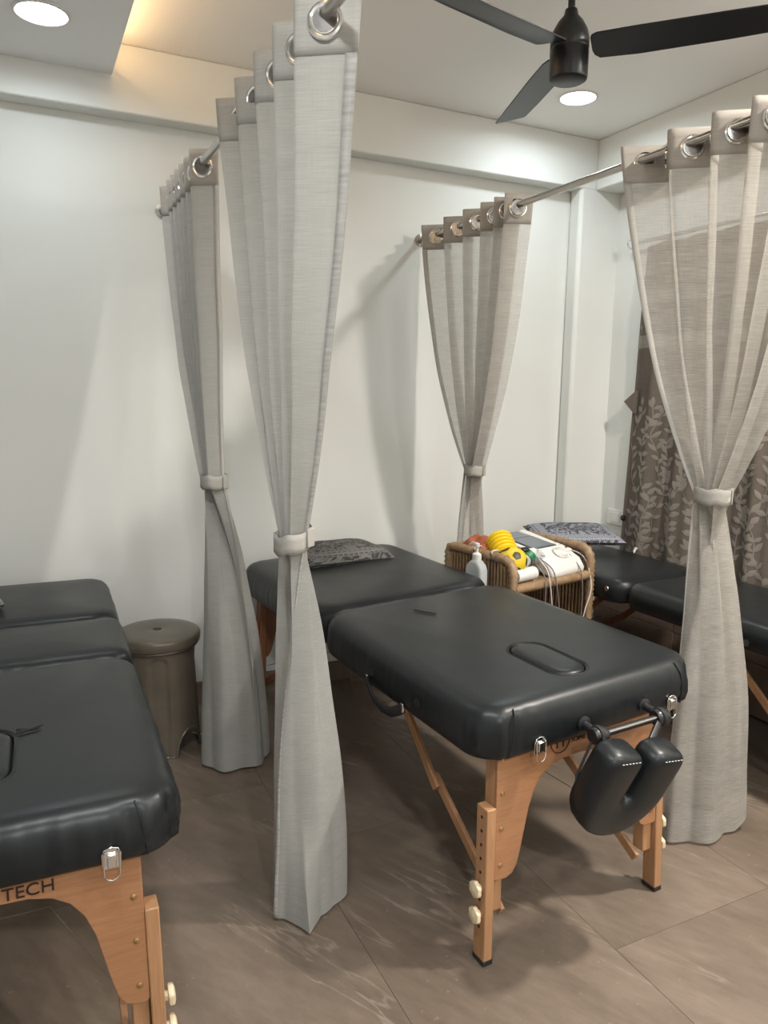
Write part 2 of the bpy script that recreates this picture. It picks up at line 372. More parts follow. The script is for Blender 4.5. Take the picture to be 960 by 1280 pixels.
# dropped ceiling panel on the left with a warm cove behind its edge
PX, PZ = 0.395, 2.64
struct('trim_4', MB().box(((X0 + PX) / 2, (Y0 + BEAM_Y) / 2, PZ + 0.0125), (PX - X0, BEAM_Y - Y0, 0.025)), M_PANEL, 0.002)
cove = thing('led_strip_light', 'warm cove light strip hidden on top of the dropped ceiling edge', 'light', (PX - 0.06, 2.2, PZ + 0.025))
MB().box((0, 0, 0.005), (0.012, 2.0, 0.008)).build('strip', M_COVE, cove)
def area(name, loc, rot, size, power, col, shape='DISK', spread=170):
    l = bpy.data.lights.new(name, 'AREA'); l.shape = shape; l.size = size; l.energy = power; l.color = col; l.spread = math.radians(spread)
    o = bpy.data.objects.new(name, l); COL.objects.link(o); o.location = loc; o.rotation_euler = rot; return o
cl = area('cove_lamp', (PX - 0.045, 2.2, PZ + 0.05), (0, math.radians(-112), 0), 0.02, 1.3, COVE, 'RECTANGLE', 150)
cl.data.size = 0.02; cl.data.size_y = 2.0
cl.parent = cove; cl.matrix_parent_inverse = Matrix.Translation((-(PX - 0.06), -2.2, -(PZ + 0.025)))
for i, (x, y, z, c, pw) in enumerate(DOWNLIGHTS):
    lab = ['round recessed downlight in the dropped ceiling panel at upper left', 'round recessed downlight in the main ceiling just behind the fan hub',
           'round downlight in the dropped panel nearer the viewer', 'round downlight in the main ceiling above the window curtain side',
           'round downlight in the main ceiling right overhead', 'round downlight in the main ceiling behind the viewer', 'round downlight in the dropped panel behind the viewer'][i]
    d = thing('ceiling_downlight', lab, 'light', (x, y, z), 0, 'recessed ceiling downlights')
    MB().lathe([(0.088, 0.0), (0.088, -0.004), (0.080, -0.006), (0.076, -0.003), (0.076, 0.0)], 36).build('trim_ring', M_WPLAST, d)
    MB().lathe([(0.0, -0.001), (0.074, -0.001), (0.074, -0.004), (0.0, -0.005)], 36).build('diffuser', M_LED if c == COOL else M_LEDW, d)
    a = area('downlight_lamp', (0, 0, -0.012), (0, 0, 0), 0.14, pw, c); a.parent = d

# ------------------------------------------------------------------ massage beds
def rrect(wd, ln, r, n, cx=0.0, cyy=0.0):
    """n points of a rounded rectangle by arc length, CCW from (+w/2, 0)"""
    hw, hl = wd / 2, ln / 2; r = min(r, hw - 1e-4, hl - 1e-4)
    segs = [('l', (hw, 0), (hw, hl - r)), ('a', (hw - r, hl - r), 0), ('l', (hw - r, hl), (-hw + r, hl)), ('a', (-hw + r, hl - r), 90),
            ('l', (-hw, hl - r), (-hw, -hl + r)), ('a', (-hw + r, -hl + r), 180), ('l', (-hw + r, -hl), (hw - r, -hl)), ('a', (hw - r, -hl + r), 270), ('l', (hw, -hl + r), (hw, 0))]
    L = [math.dist(s[1], s[2]) if s[0] == 'l' else r * PI / 2 for s in segs]; tot = sum(L); out = []
    for k in range(n):
        d = tot * k / n
        for s_, l in zip(segs, L):
            if d <= l + 1e-9: break
            d -= l
        t = d / l if l > 1e-9 else 0
        if s_[0] == 'l': p = (s_[1][0] + (s_[2][0] - s_[1][0]) * t, s_[1][1] + (s_[2][1] - s_[1][1]) * t)
        else: a = math.radians(s_[2] + 90 * t); p = (s_[1][0] + r * math.cos(a), s_[1][1] + r * math.sin(a))
        out.append((p[0] + cx, p[1] + cyy))
    return out
def cushion(wd, y0, y1, zb, zt, rc, hole=None, pucker=0.0, seed=0, crown=0.006):
    n = 240; mb = MB(); ln = y1 - y0; cyy = (y0 + y1) / 2
    prof = [(0.03, zb), (0.010, zb + 0.001), (0.003, zb + 0.010), (-0.002, zb + 0.035), (-0.003, (zb + zt) / 2), (0.001, zt - 0.038), (0.008, zt - 0.022), (0.020, zt - 0.010), (0.038, zt - 0.003), (0.065, zt)]
    rings = [[(x, y, z) for x, y in rrect(wd - 2 * d, ln - 2 * d, max(rc - d, 0.02), n, 0, cyy)] for d, z in prof]
    if pucker:
        for ri, amp in ((2, .7), (3, 1), (4, 1), (5, .8), (6, .4)):
            for k in range(n):
                x, y, z = rings[ri][k]; dx, dy = abs(x) / (wd / 2), abs(y - cyy) / (ln / 2)
                corner = max(0.0, min(1.0, (dx - 0.55) * 3)) * max(0.0, min(1.0, (dy - 0.80) * 6))
                a = pucker * amp * (0.15 + corner) * (noise.noise(Vector((x * 42 + seed, y * 42, z * 7))))
                rr = math.hypot(x, y - cyy); rings[ri][k] = (x - a * x / rr, y - a * (y - cyy) / rr, z)
    if hole:
        hx, hy, hw, hl = hole
        for d, z in ((-0.010, zt), (-0.005, zt), (0.0, zt), (0.004, zt - 0.004), (0.005, zt - 0.02)):
            rings.append([(x, y, z) for x, y in rrect(hw - 2 * d, hl - 2 * d, hw / 2 - d, n, hx, hy)])
        rings.append([(x, y, zt - 0.02) for x, y in rrect(hw * 0.5, hl * 0.6, hw * 0.25, n, hx, hy)])
    else:
        for d, c in ((0.12, crown * .6), (0.2, crown)):
            rings.append([(x, y, zt + c) for x, y in rrect(wd - 2 * d, max(ln - 2 * d, .1), 0.05, n, 0, cyy)])
    vs = [p for r_ in rings for p in r_]; fs = []
    for i in range(len(rings) - 1):
        for k in range(n): l = (k + 1) % n; fs.append((i * n + k, i * n + l, (i + 1) * n + l, (i + 1) * n + k))
    fs.append(tuple(range(n))[::-1]); fs.append(tuple((len(rings) - 1) * n + k for k in range(n)))
    return mb.add(vs, fs)

def leg_end(root, y, sgn, zu, xs=0.0, half=0.27, woodm=M_BEECH, plym=M_PLY, splay=2.2, ext_w=0.028, full=True):
    """wooden leg frame; sgn -1 near end, +1 far end (outward direction)"""
    tn = math.tan(math.radians(splay)); ts = math.tan(math.radians(1.2))
    def lean(v): d = 0.58 - v.z; return Vector((v.x + xs + math.copysign(ts * d, v.x) * min(1, abs(v.x) / 0.2), v.y + sgn * tn * d, v.z))
    hp = [(0.0, .505), (.07, .502), (.11, .492), (.14, .472), (.163, .44), (.18, .395), (.192, .34), (.203, .285), (.213, .25), (.226, .230), (.245, .222), (half - .006, .222), (half, .228), (half, zu(half))]
    poly = hp[::1] + [(x, zu(x)) for x in (.14, 0, -.14)] + [(-x, (z if i < len(hp) - 1 else zu(-half))) for i, (x, z) in enumerate(hp)][::-1][:-1]
    MB().prism(poly, 0.012, Matrix.Translation((0, y, 0))).warp(lean).build('end_panel', plym, root, 30, 0.0015)
    for sx in (-1, 1):
        xo = sx * (half - .018)
        lg = MB().box((xo, y - sgn * .0255, (zu(xo) + .13) / 2), (.034, .038, zu(xo) - .13)).warp(lean).build('leg', woodm, root, 30, 0.003)
        xe = sx * (half + .0005 + ext_w / 2)
        ex = MB().box((xe, y - sgn * .014, .2165), (ext_w, .046, .409)).warp(lean).build('leg_extension', woodm, root, 30, 0.003)
        MB().box((xe, y - sgn * .014, .0072), (ext_w + .002, .048, .0136)).warp(lean).build('foot', M_RUBBER, ex, 30, 0.002)
        if not full: continue
        for kk in range(9):
            z = .395 - kk * .037
            if z < .09: break
            h = MB().lathe([(.0, 0), (.0042, 0), (.0042, .0012), (0, .0012)], 10, Matrix.Translation((sx * (half + ext_w + .0002), y - sgn * .014, z)) @ Matrix.Rotation(sx * PI / 2, 4, 'Y')).warp(lean).build('drill_hole', M_HOLE, ex)
        for z in (.205, .135):
            Mk = Matrix.Translation((sx * (half + ext_w), y - sgn * .014, z)) @ Matrix.Rotation(sx * PI / 2, 4, 'Y')
            kb = MB().lathe([(0, 0), (.009, 0), (.010, .008), (.019, .009), (.021, .013), (.020, .020), (.012, .023), (0, .024)], 24)
            kb.v = [(x * (1 + .07 * math.cos(6 * math.atan2(yy, x))), yy * (1 + .07 * math.cos(6 * math.atan2(yy, x))), z_) for x, yy, z_ in kb.v]
            kb.warp(lambda v: Mk @ v).warp(lean).build('leg_knob', M_KNOB, root)
        for z in (.545, .455, .36, .262):
            Mb = Matrix.Translation((sx * (half - .018), y + sgn * .006, z)) @ Matrix.Rotation(-sgn * PI / 2, 4, 'X')
            MB().lathe([(0, 0), (.0065, 0), (.0062, .002), (.003, .0035), (0, .0035)], 14, Mb).warp(lean).build('bolt', M_BRASS, root)
        xb = sx * (half - .048)
        a = lean(Vector((xb, y - sgn * .045, .125))); hgp = Vector((xb + xs, y - sgn * .33, .315)); tp = Vector((xb + xs, y - sgn * .56, zu(xb) - .012))
        d = (hgp - a).normalized()
        MB().bar(a - d * .03, hgp + d * .02, .013, .030).build('lower_brace', woodm, root, 30, 0.002)
        d = (tp - hgp).normalized()
        ub = MB().bar(hgp - d * .02 + Vector((sx * .0135, 0, 0)), tp + Vector((sx * .0135, 0, 0)), .013, .030).build('upper_brace', woodm, root, 30, 0.002)
        MB().lathe([(0, -.012), (.008, -.012), (.008, .012), (0, .012)], 12, Matrix.Translation(hgp + Vector((sx * .007, 0, 0))) @ Matrix.Rotation(PI / 2, 4, 'Y')).build('hinge_bolt', M_STEEL, ub)
    cb = [lean(Vector((-(half - .04), y - sgn * .045, .2))), Vector((-.1 + xs, y - sgn * .25, .30)), Vector((.1 + xs, y - sgn * .25, .30)), lean(Vector((half - .04, y - sgn * .045, .2)))]
    MB().tube(cb, .0013, 6).build('cable', M_CABLEM, root)

def latch(root, x, y, z, warp=lambda v: v, sgn=-1):
    M = Matrix.Translation((x, y, z)) @ Matrix.Diagonal((1.3, 1.2, .92, 1))
    pl = MB(); pl.prism([(a * .5, b) for a, b in ((-.026, -.012), (.026, -.012), (.028, .02), (.02, .032), (0, .036), (-.02, .032), (-.028, .02))], .003, M).warp(warp)
    o = pl.build('latch', M_CHROME, root, 30, 0.0008)
    MB().tube([M @ Vector(p) for p in ((-.011, -.004, .024), (-.011, -.006, 0), (-.011, -.006, -.022), (-.006, -.006, -.032), (0, -.006, -.035), (.006, -.006, -.032), (.011, -.006, -.022), (.011, -.006, 0), (.011, -.004, .024))], .0016, 8).warp(warp).build('latch_loop', M_CHROME, o)
    MB().box(M @ Vector((0, -.004, .008)), (.017, .006, .026)).warp(warp).build('latch_lever', M_CHROME, o, 30, 0.002)
    for sx in (-1, 1): MB().lathe([(0, 0), (.003, 0), (.002, .002), (0, .0024)], 10, M @ Matrix.Translation((sx * .0095, -.0025, .026)) @ Matrix.Rotation(PI / 2, 4, 'X')).warp(warp).build('rivet', M_STEEL, o)

def massage_bed(label, loc, yaw, W, zt, th, secs, rc, roll=0.0, xs=0.0, hole=None, wood_m=M_BEECH, far_m=M_REDWOOD, far_y=1.8, latches=True, pucker=0.0, half=0.27, full=True, lat=None):
    root = thing('massage_bed', label, 'massage bed', loc, math.radians(yaw), 'massage beds'); tr = math.tan(math.radians(roll))
    wp = lambda v: Vector((v.x, v.y, v.z + v.x * tr))
    zb = zt - th
    for i, (y0, y1) in enumerate(secs):
        h = hole if i == 0 else None
        cu = cushion(W, y0 + (.002 if i else 0), y1 - (.002 if i < len(secs) - 1 else 0), zb, zt, rc if (i in (0, len(secs) - 1)) else .035, h, pucker, seed=i * 3.1)
        if 0 < len(secs):      # tighter corners at the folds
            pass
        cu.warp(wp).build('cushion', M_VINYL, root, 60)
        # base board under the padding
        MB().box((0, (y0 + y1) / 2, zb - .006), (W - .14, y1 - y0 - .12, .014)).warp(wp).build('base_board', M_STRAP, root, 30)
    if hole:
        hx, hy, hw, hl = hole; pg = MB(); n = 72; rr = []
        for d, z in ((.012, zt - .019), (.007, zt - .012), (.007, zt - .004), (.011, zt + .001), (.02, zt + .004), (.034, zt + .006)):
            rr.append([(x, y, z) for x, y in rrect(hw - 2 * d, hl - 2 * d, hw / 2 - d, n, hx, hy)])
        vs = [p for r_ in rr for p in r_]; fs = [(i * n + k, i * n + (k + 1) % n, (i + 1) * n + (k + 1) % n, (i + 1) * n + k) for i in range(len(rr) - 1) for k in range(n)]
        fs += [tuple(range(n))[::-1], tuple((len(rr) - 1) * n + k for k in range(n))]
        pg.add(vs, fs).warp(wp).build('face_hole_plug', M_VINYL, root, 60)
        pts = [(x, y, zt - .001) for x, y in rrect(hw + .006, hl + .006, hw / 2, 72, hx, hy)]
        MB().tube(pts, .003, 8, True).warp(wp).build('face_hole_piping', M_PIPE, root)
    # seams across both ends
    for yy, s_ in ((secs[0][0], -1), (secs[-1][1], 1)):
        for sx in (-1, 1):
            xx = sx * (W / 2 - rc * .8)
            prf = [(-.004, zb + .006), (.0035, zb + .04), (.0045, zb + th / 2), (.001, zt - .036), (-.006, zt - .021), (-.018, zt - .009)]
            MB().tube([wp(Vector((xx - sx * .02 * t / 5, yy + s_ * d, z))) for t, (d, z) in enumerate(prf)], .0018, 6).build('seam', M_PIPE, root)
    zu = lambda x: zb - .008 + (x + xs) * tr
    leg_end(root, .035, -1, zu, xs, half, wood_m, M_PLY, full=full)
    leg_end(root, far_y, 1, zu, xs, half, far_m, M_REDWOOD if far_m is M_REDWOOD else M_PLY, full=full)
    if latches:
        for lxx in (lat or (-(W / 2 - .14), W / 2 - .14)): latch(root, lxx, -.0045, zb + .010, wp)
    return root, wp, zb

# middle bed
mid_loc, mid_yaw = (1.346, 1.43, 0.0), 3.2
mid, mid_wp, mid_zb = massage_bed('black massage bed in the middle, between the two tied curtains', mid_loc, mid_yaw, 0.775, 0.70, 0.135, [(0.0, 0.97), (0.97, 1.85)], 0.10,
                                  roll=2.2, xs=-0.035, hole=(-0.008, 0.218, 0.13, 0.27), pucker=0.020, lat=(-.215, .262), half=.285)
# carrying strap on its left side
hp = [(-.394, 0.590, .590), (-0.399, 0.575, .575), (-0.406, 0.525, .552), (-0.408, 0.475, .544), (-0.406, 0.425, .548), (-0.400, 0.390, .566), (-0.394, 0.375, .578)]
MB().tube([mid_wp(Vector(p)) for p in hp], .016, 10, flat=.25, ref=(0, 0, 1)).build('handle_strap', M_STRAP, mid)
for p in (hp[0], hp[-1]):
    MB().box(mid_wp(Vector(p)), (.006, .012, .026)).build('strap_clip', M_CHROME, mid, 30, .0015)
for yy in (.30, .56):
    MB().lathe([(.0, 0), (.011, 0), (.012, .002), (.007, .004), (0, .002)], 20, Matrix.Translation(mid_wp(Vector((-.3900, yy, .62)))) @ Matrix.Rotation(-PI / 2, 4, 'Y')).build('eyelet', M_BPLAST, mid)
MB().tube([(-.30, .93, .55), (-.13, 1.18, .20), (.12, 1.0, .27), (.29, .93, .55)], .0018, 6).build('fold_cable', M_CABLEM, mid)
# little crease on the pad near the fold
MB().tube([mid_wp(Vector(p)) for p in ((-.10, .80, .7035), (-.085, .76, .7037), (-.06, .72, .7035))], .0022, 6).build('crease', M_PIPE, mid)
# round emblem and lettering printed on the end panel
def on_panel(x, z, d=.0072): 
    dd = .58 - z; return (x, .035 - d - math.tan(math.radians(2.2)) * dd, z)
lx, lz = -.118, .553
MB().tube([on_panel(lx + .032 * math.cos(a), lz + .032 * math.sin(a)) for a in [2 * PI * k / 40 for k in range(40)]], .0024, 6, True, flat=.3, ref=(0, -1, 0)).build('emblem_ring', M_INK, mid)
for xx, z0, z1 in ((lx - .010, .535, .566), (lx + .011, .535, .566)):
    MB().bar(on_panel(xx, z0), on_panel(xx, z1), .004, .0012).build('emblem_bar', M_INK, mid)
text_mesh('panel_lettering', 'SUNI', .024, M_INK, mid, on_panel(lx + .036, .5415), (PI / 2 + math.radians(2.2), 0, 0))
MB().bar(on_panel(lx + .036, .536), on_panel(lx + .10, .536), .0012, .0022).build('lettering_underline', M_INK, mid)

# left bed
left, left_wp, left_zb = massage_bed('black three-section massage bed cut by the left picture edge', (-0.108, 1.40, 0), -1.3, 0.715, 0.672, 0.125,
                                     [(0.0, 0.875), (0.875, 1.29), (1.29, 1.885)], 0.09, hole=(-0.015, 0.30, 0.13, 0.27), pucker=0.034, half=.272)
def on_panel_l(x, z): return (x, .035 - .0072 - math.tan(math.radians(2.2)) * (.58 - z), z)
tx = text_mesh('panel_lettering', 'S TECH', .036, M_INK, left, on_panel_l(.000, .510), (PI / 2 + math.radians(2.2), 0, 0))
# wrinkles radiating from its face hole
for k, (a0, r1) in enumerate(((.25, .055), (.5, .065), (.05, .05), (-.3, .045))):
    cxx, cyy_ = -.015 + .066, .30 + .10
    MB().tube([(cxx + math.cos(a0) * t * r1, cyy_ + math.sin(a0) * t * r1 + .012 * k - .02, .6735) for t in (0, .5, 1)], [.0026, .002, .0006], 6).build('wrinkle', M_PIPE, left)

# right bed by the window
rgt, rgt_wp, rgt_zb = massage_bed('black massage bed on the right, under the patterned window curtain', (2.622, 1.36, 0), 1.5, 0.55, 0.645, 0.11,
                                  [(0.0, 1.05), (1.05, 1.86)], 0.09, latches=True, half=.225)
for yy in (.30, .36):
    MB().lathe([(.007, 0), (.013, 0), (.013, .003), (.007, .003)], 20, Matrix.Translation((-.2775, yy + .12, .565)) @ Matrix.Rotation(-PI / 2, 4, 'Y')).build('side_eyelet', M_STEEL, rgt)
MB().lathe([(0, 0), (.012, 0), (.011, .003), (0, .004)], 20, Matrix.Translation((-.2775, 1.13, .595)) @ Matrix.Rotation(-PI / 2, 4, 'Y')).build('side_button', M_STEEL, rgt)

# ------------------------------------------------------------------ face cradle hanging at the end of the middle bed
fc = thing('face_cradle', 'black horseshoe face cradle hanging from the end of the middle bed', 'headrest', (1.40, 1.33, .45))
def U(t):       # centre line of the horseshoe, t 0..1
    R, A = .078, .135; L = A * 2 + PI * R; d = t * L
    if d < A: return Vector((-R, 0, A - d))
    if d < A + PI * R: a = (d - A) / R; return Vector((-R * math.cos(a), 0, -R * math.sin(a)))
    return Vector((R, 0, d - A - PI * R))
pad = MB(); N = 60; n = 20; pts = [U(i / N) for i in range(N + 1)]; vs = []
for i, p in enumerate(pts):
    t = (pts[min(N, i + 1)] - pts[max(0, i - 1)]).normalized(); side = Vector((t.z, 0, -t.x)); e = min(i, N - i)
    sc_ = [0.55, .80, .92, .98, 1][min(e, 4)]
    for k in range(n):
        a = 2 * PI * k / n; c, s_ = math.cos(a), math.sin(a)
        c = math.copysign(abs(c) ** .6, c); s_ = math.copysign(abs(s_) ** .6, s_)
        vs.append(p + side * c * .062 * sc_ + Vector((0, 1, 0)) * s_ * .045 * (.35 + .65 * sc_))
fs = [(i * n + k, i * n + (k + 1) % n, (i + 1) * n + (k + 1) % n, (i + 1) * n + k) for i in range(N) for k in range(n)] + [tuple(range(n))[::-1], tuple(N * n + k for k in range(n))]
Mfc = Matrix.Translation((-.072, 0, .010)) @ Matrix.Rotation(math.radians(19), 4, 'X') @ Matrix.Rotation(math.radians(12), 4, 'Y')
padm = MB().add(vs, fs).warp(lambda v: Mfc @ v).build('pad', M_VINYL, fc, 60)
for sx in (-1, 1):
    for kk in range(6):
        a = Mfc @ Vector((sx * .078 + (kk - 2.5) * .011, -.0415, .120 + .0008 * kk)); MB().box(a, (.006, .0016, .0016), Mfc.to_3x3().to_4x4()).build('stitch', M_STITCH, padm)
brp = Mfc @ Vector((0, .034, .05))
cl_pos = ((-1, (-.122, .035, .146)), (1, (.100, .046, .150)))
MB().tube([cl_pos[0][1], cl_pos[1][1]], .0095, 14).build('bar', M_BPLAST, fc)
MB().tube([(-.095, .028, .1525), (.078, .0365, .156)], .0030, 8).build('bar_rib', M_STEEL, fc)
for sx, (px_, py_, pz_) in cl_pos:
    M = Matrix.Translation((px_, py_, pz_)) @ Matrix.Rotation(PI / 2, 4, 'Y')
    MB().lathe([(0, -.022), (.019, -.022), (.022, -.017), (.022, .014), (.018, .021), (0, .023)], 24, M).build('clamp', M_BPLAST, fc)
    MB().lathe([(.0225, -.010), (.0255, -.008), (.0255, .002), (.0225, .004)], 24, M).build('clamp_ring', M_STRAP, fc)
    MB().tube([(px_, py_, pz_), (px_ - .002, .075, pz_ + .006), (px_ - .004, .102 + (.012 if sx > 0 else 0), pz_ + .010)], .011, 12).build('peg', M_BPLAST, fc)
    MB().lathe([(.009, 0), (.020, 0), (.020, .005), (.014, .008)], 20, Matrix.Translation((px_ - .004, .090 + (.014 if sx > 0 else 0), pz_ + .010)) @ Matrix.Rotation(PI / 2, 4, 'X')).build('peg_collar', M_BPLAST, fc)
    tgt = Mfc @ Vector((sx * .078, .030, .105))
    MB().tube([(px_, py_, pz_ - .005), tgt + Vector((0, 0, .014)), Mfc @ Vector((sx * .080, .044, .0))], [.015, .016, .011], 12, flat=.6).build('bracket', M_BPLAST, fc)
MB().tube([(-.15, .03, .135), (-.20, .02, .06), (-.205, .015, .01), (-.197, .012, -.004), (-.188, .012, .008)], .0035, 8).build('cord', M_STRAP, fc)

# ------------------------------------------------------------------ cushions
def pillow(name, label, loc, rz, hw, hd, h, m, tilt=(0, 0), group='printed cushions on the beds'):
    o_ = MB(); N = 26; vs = []
    for sgn in (1, -1):
        for j in range(N + 1):
            for i in range(N + 1):
                u, v = 2 * i / N - 1, 2 * j / N - 1
                pin = 1 - .07 * (1 - abs(u) ** 2) * 0
                x = hw * u * (1 - .06 * (1 - v * v) * 0 - .05 * (1 - abs(v))) ; y = hd * v * (1 - .05 * (1 - abs(u)))
                z = sgn * (h * ((1 - u ** 4) * (1 - v ** 4)) ** .55 + .003)
                z += .004 * noise.noise(Vector((x * 14, y * 14, sgn))) * (1 - max(abs(u), abs(v)))
                if sgn < 0: z = max(z, -h * .35) if True else z
                vs.append((x, y, z + h * .35 + .003))
    G = (N + 1) ** 2; fs = []
    for b in (0, G):
        for j in range(N):
            for i in range(N):
                q = (b + j * (N + 1) + i, b + j * (N + 1) + i + 1, b + (j + 1) * (N + 1) + i + 1, b + (j + 1) * (N + 1) + i); fs.append(q if b == 0 else q[::-1])
    edge = [i for i in range(N + 1)] + [(j) * (N + 1) + N for j in range(1, N + 1)] + [N * (N + 1) + i for i in range(N - 1, -1, -1)] + [j * (N + 1) for j in range(N - 1, 0, -1)]
    for a, b in zip(edge, edge[1:] + edge[:1]): fs.append((a, b, b + G, a + G))
    o = o_.add(vs, fs).build(name, m, None, 50); o.location = loc; o.rotation_euler = (tilt[0], tilt[1], rz)
    pipe = [vs[i] for i in edge]
    MB().tube([(x, y, z - .003) for x, y, z in pipe], .003, 6, True).build('piping', M_PIPE, o)
    return tag(o, label, 'cushion', group)
pillow('cushion', 'black floral cushion with square border on the middle bed, half behind a curtain', (1.270, 3.08, .688), math.radians(2), .215, .15, .058, M_PILL1)
pillow('cushion', 'blue-grey printed cushion at the head of the right bed', (2.60, 3.06, .700), math.radians(-22), .23, .155, .04, M_PILL2, (math.radians(6), 0))
pillow('cushion', 'dark printed cushion tip at the head of the left bed, at picture edge', (-.298, 2.98, .680), math.radians(4), .2, .17, .05, M_PILL3)

# ------------------------------------------------------------------ eyelet curtains on steel rods
ROD_Z = 2.18
def rod(label, xr, ya, yb):
    t = thing('curtain_rod', label, 'curtain rod', (xr, yb, ROD_Z), 0, 'steel curtain rods')
    MB().tube([(0, 0, 0), (0, ya - yb, 0)], .0125, 20).build('pole', M_STEEL, t)
    MB().lathe([(0, 0), (.03, 0), (.03, .006), (.018, .010), (.018, .022), (0, .022)], 24, Matrix.Translation((0, 0, 0)) @ Matrix.Rotation(PI / 2, 4, 'X')).build('wall_flange', M_STEEL, t)
    MB().lathe([(0, 0), (.03, 0), (.03, .006), (.018, .010), (.018, .022), (0, .022)], 24, Matrix.Translation((0, ya - yb, 0)) @ Matrix.Rotation(-PI / 2, 4, 'X')).build('wall_flange', M_STEEL, t)
    return t
rod('steel curtain rod overhead at left, carrying the two grey curtains', .585, Y0, Y1)
rod('steel curtain rod at right, carrying the two sheer curtains', 1.808, Y0, Y1)

def smooth_poly(P, per, it):
    pts = []
    for a, b in zip(P, P[1:]):
        for k in range(per): t = k / per; pts.append((a[0] + (b[0] - a[0]) * t, a[1] + (b[1] - a[1]) * t))
    pts.append(P[-1])
    for _ in range(it):
        pts = [pts[0]] + [tuple(.25 * a + .5 * b + .25 * c for a, b, c in zip(pts[i - 1], pts[i], pts[i + 1])) for i in range(1, len(pts) - 1)] + [pts[-1]]
    return pts
def curtain(label, xr, rings, tie, bot, m, ax=.065, by=.045, header=.113, seed=0, tie_band=(.05, .042), pe=1.5, ztop=ROD_Z + .043, zbot=0.012, hem_side=1, warp=None, tie_tilt=0.0, headm=None, ring=(160, 455), blotch=False, hemw=2, pleat=.11):
    """rings: y of the visible eyelets, far to near. tie=(x,y,z,ax,wy)  bot=(x,y,ax,wy)"""
    root = thing('eyelet_curtain', label, 'curtain', (xr, sum(rings) / len(rings), 0), 0, 'tied-back eyelet curtains')
    O = Vector(root.location); rnd = random.Random(seed)
    P = []; eye = []
    for i, y in enumerate(rings):
        b = by if i == 0 else min(by, (rings[i - 1] - y) * .30)
        P += [(xr - ax, y + b), (xr + ax, y - b)]; eye.append(((xr, y), (2 * ax, -2 * b)))
    for i in range(len(rings) - 1):
        a_, b_ = P[2 * i + 1], P[2 * i + 2]; eye.append((((a_[0] + b_[0]) / 2, (a_[1] + b_[1]) / 2), (b_[0] - a_[0], b_[1] - a_[1])))
    per = 12; top = smooth_poly(P, per, 4); n = len(top) - 1; npan = len(P) - 1
    L = [0]
    for a, b in zip(top, top[1:]): L.append(L[-1] + math.dist(a, b))
    amp_t = [rnd.uniform(.75, 1.2) for _ in P]; amp_b = [rnd.uniform(.55, 1.25) for _ in P]; jy = [rnd.uniform(-.4, .4) for _ in P]
    def section(cx_, cy_, axx, wy, amps, jit):
        Q = [(cx_ + (-1 if i % 2 == 0 else 1) * axx * amps[i], cy_ + wy * (.5 - i / npan) + jit * jy[i] * wy / npan) for i in range(len(P))]
        return smooth_poly(Q, per, 5)
    tx_, ty_, tz_, tax, twy = tie; tsec = section(tx_, ty_, tax, twy, amp_t, .6)
    bx_, by_, bax, bwy = bot
    bsec = []
    for i, (qx, qy) in enumerate(section(0, 0, 1.0, 0, amp_b, 0)):     # the skirt hangs as an open ring round the tie
        u = i / n; th = math.radians(ring[0] + (ring[1] - ring[0]) * u); k = 1 + pleat * qx
        bsec.append((bx_ + bax * k * math.cos(th), by_ + bwy * k * math.sin(th)))
    zt_ = tz_; nv_t, nv_b = 60, 48
    def S(i, t):     # t 0..1 top->tie, 1..2 tie->floor
        if t <= 1:
            e = t ** pe; e = e * (1 - .12 * math.sin(PI * t))
            A, B = top[i], tsec[i]; z = ztop + (zt_ - ztop) * t
        else:
            s_ = t - 1; e = (1 - (1 - s_) ** 2.2) * .8 + .2 * s_; A, B = tsec[i], bsec[i]; z = zt_ + (zbot - zt_) * s_; e = min(1.0, e)
        x = A[0] + (B[0] - A[0]) * e; y = A[1] + (B[1] - A[1]) * e
        k = min(1, abs(t - 1) * 3) * min(1, t * 2.5)
        q = Vector((x * 7, y * 7, z * 3.1 + seed * 9.7)); x += .006 * k * noise.noise(q); y += .006 * k * noise.noise(q + Vector((31, 5, 2)))
        p = Vector((x, y, z))
        if warp: p = warp(p, i / n, t)
        return p - O
    nv = nv_t + nv_b
    tt = lambda v: v * 2
    H = header / (ztop - zt_)
    grid('drape', lambda u, v: S(round(u * n), H + v * (2 - H)), n, nv, m, root, lambda u, v: (L[round(u * n)], S(round(u * n), H + v * (2 - H)).z))
    hd = grid('heading_band', lambda u, v: S(round(u * n), v * H), n, 5, headm or M_HEAD, root, lambda u, v: (L[round(u * n)], v * header), .0035)
    # stitched hem down one edge, and along the bottom
    side = (lambda q: n - q) if hem_side > 0 else (lambda q: q)
    def hemf(u, v):
        t = H + v * (2 - H); a = S(side(0), t); b = S(side(hemw), t)
        p = a + (b - a) * u; p.x -= .0025; p.y -= .0015; return p
    grid('side_hem', hemf, 2, nv, M_BLOTCH if blotch else M_HEM, root, lambda u, v: (u * .02 + seed, v * (.5 if blotch else 2.1)), .001)
    grid('bottom_hem', lambda u, v: S(round(u * n), 1.90 + v * .10) + Vector((-.0012, -.0012, -.001)), n, 4, m, root, lambda u, v: (L[round(u * n)], v * .1))
    for (c, d) in eye:
        nrm = Vector((-d[1], d[0], 0)).normalized(); c3 = Vector((c[0], c[1], ROD_Z - .0115)) - O
        er = MB().torus(c3, .0305, .0065, nrm, 30, 8).build('eyelet_ring', M_CHROME, hd)
        MB().lathe([(.0245, -.006), (.0265, -.006), (.0265, .006), (.0245, .006), (.0245, -.006)], 28, Matrix.Translation(c3) @ nrm.to_track_quat('Z', 'Y').to_matrix().to_4x4()).build('eyelet_sleeve', M_STEEL, er)
    # tie band
    rx, ry = tie_band; n2 = 40
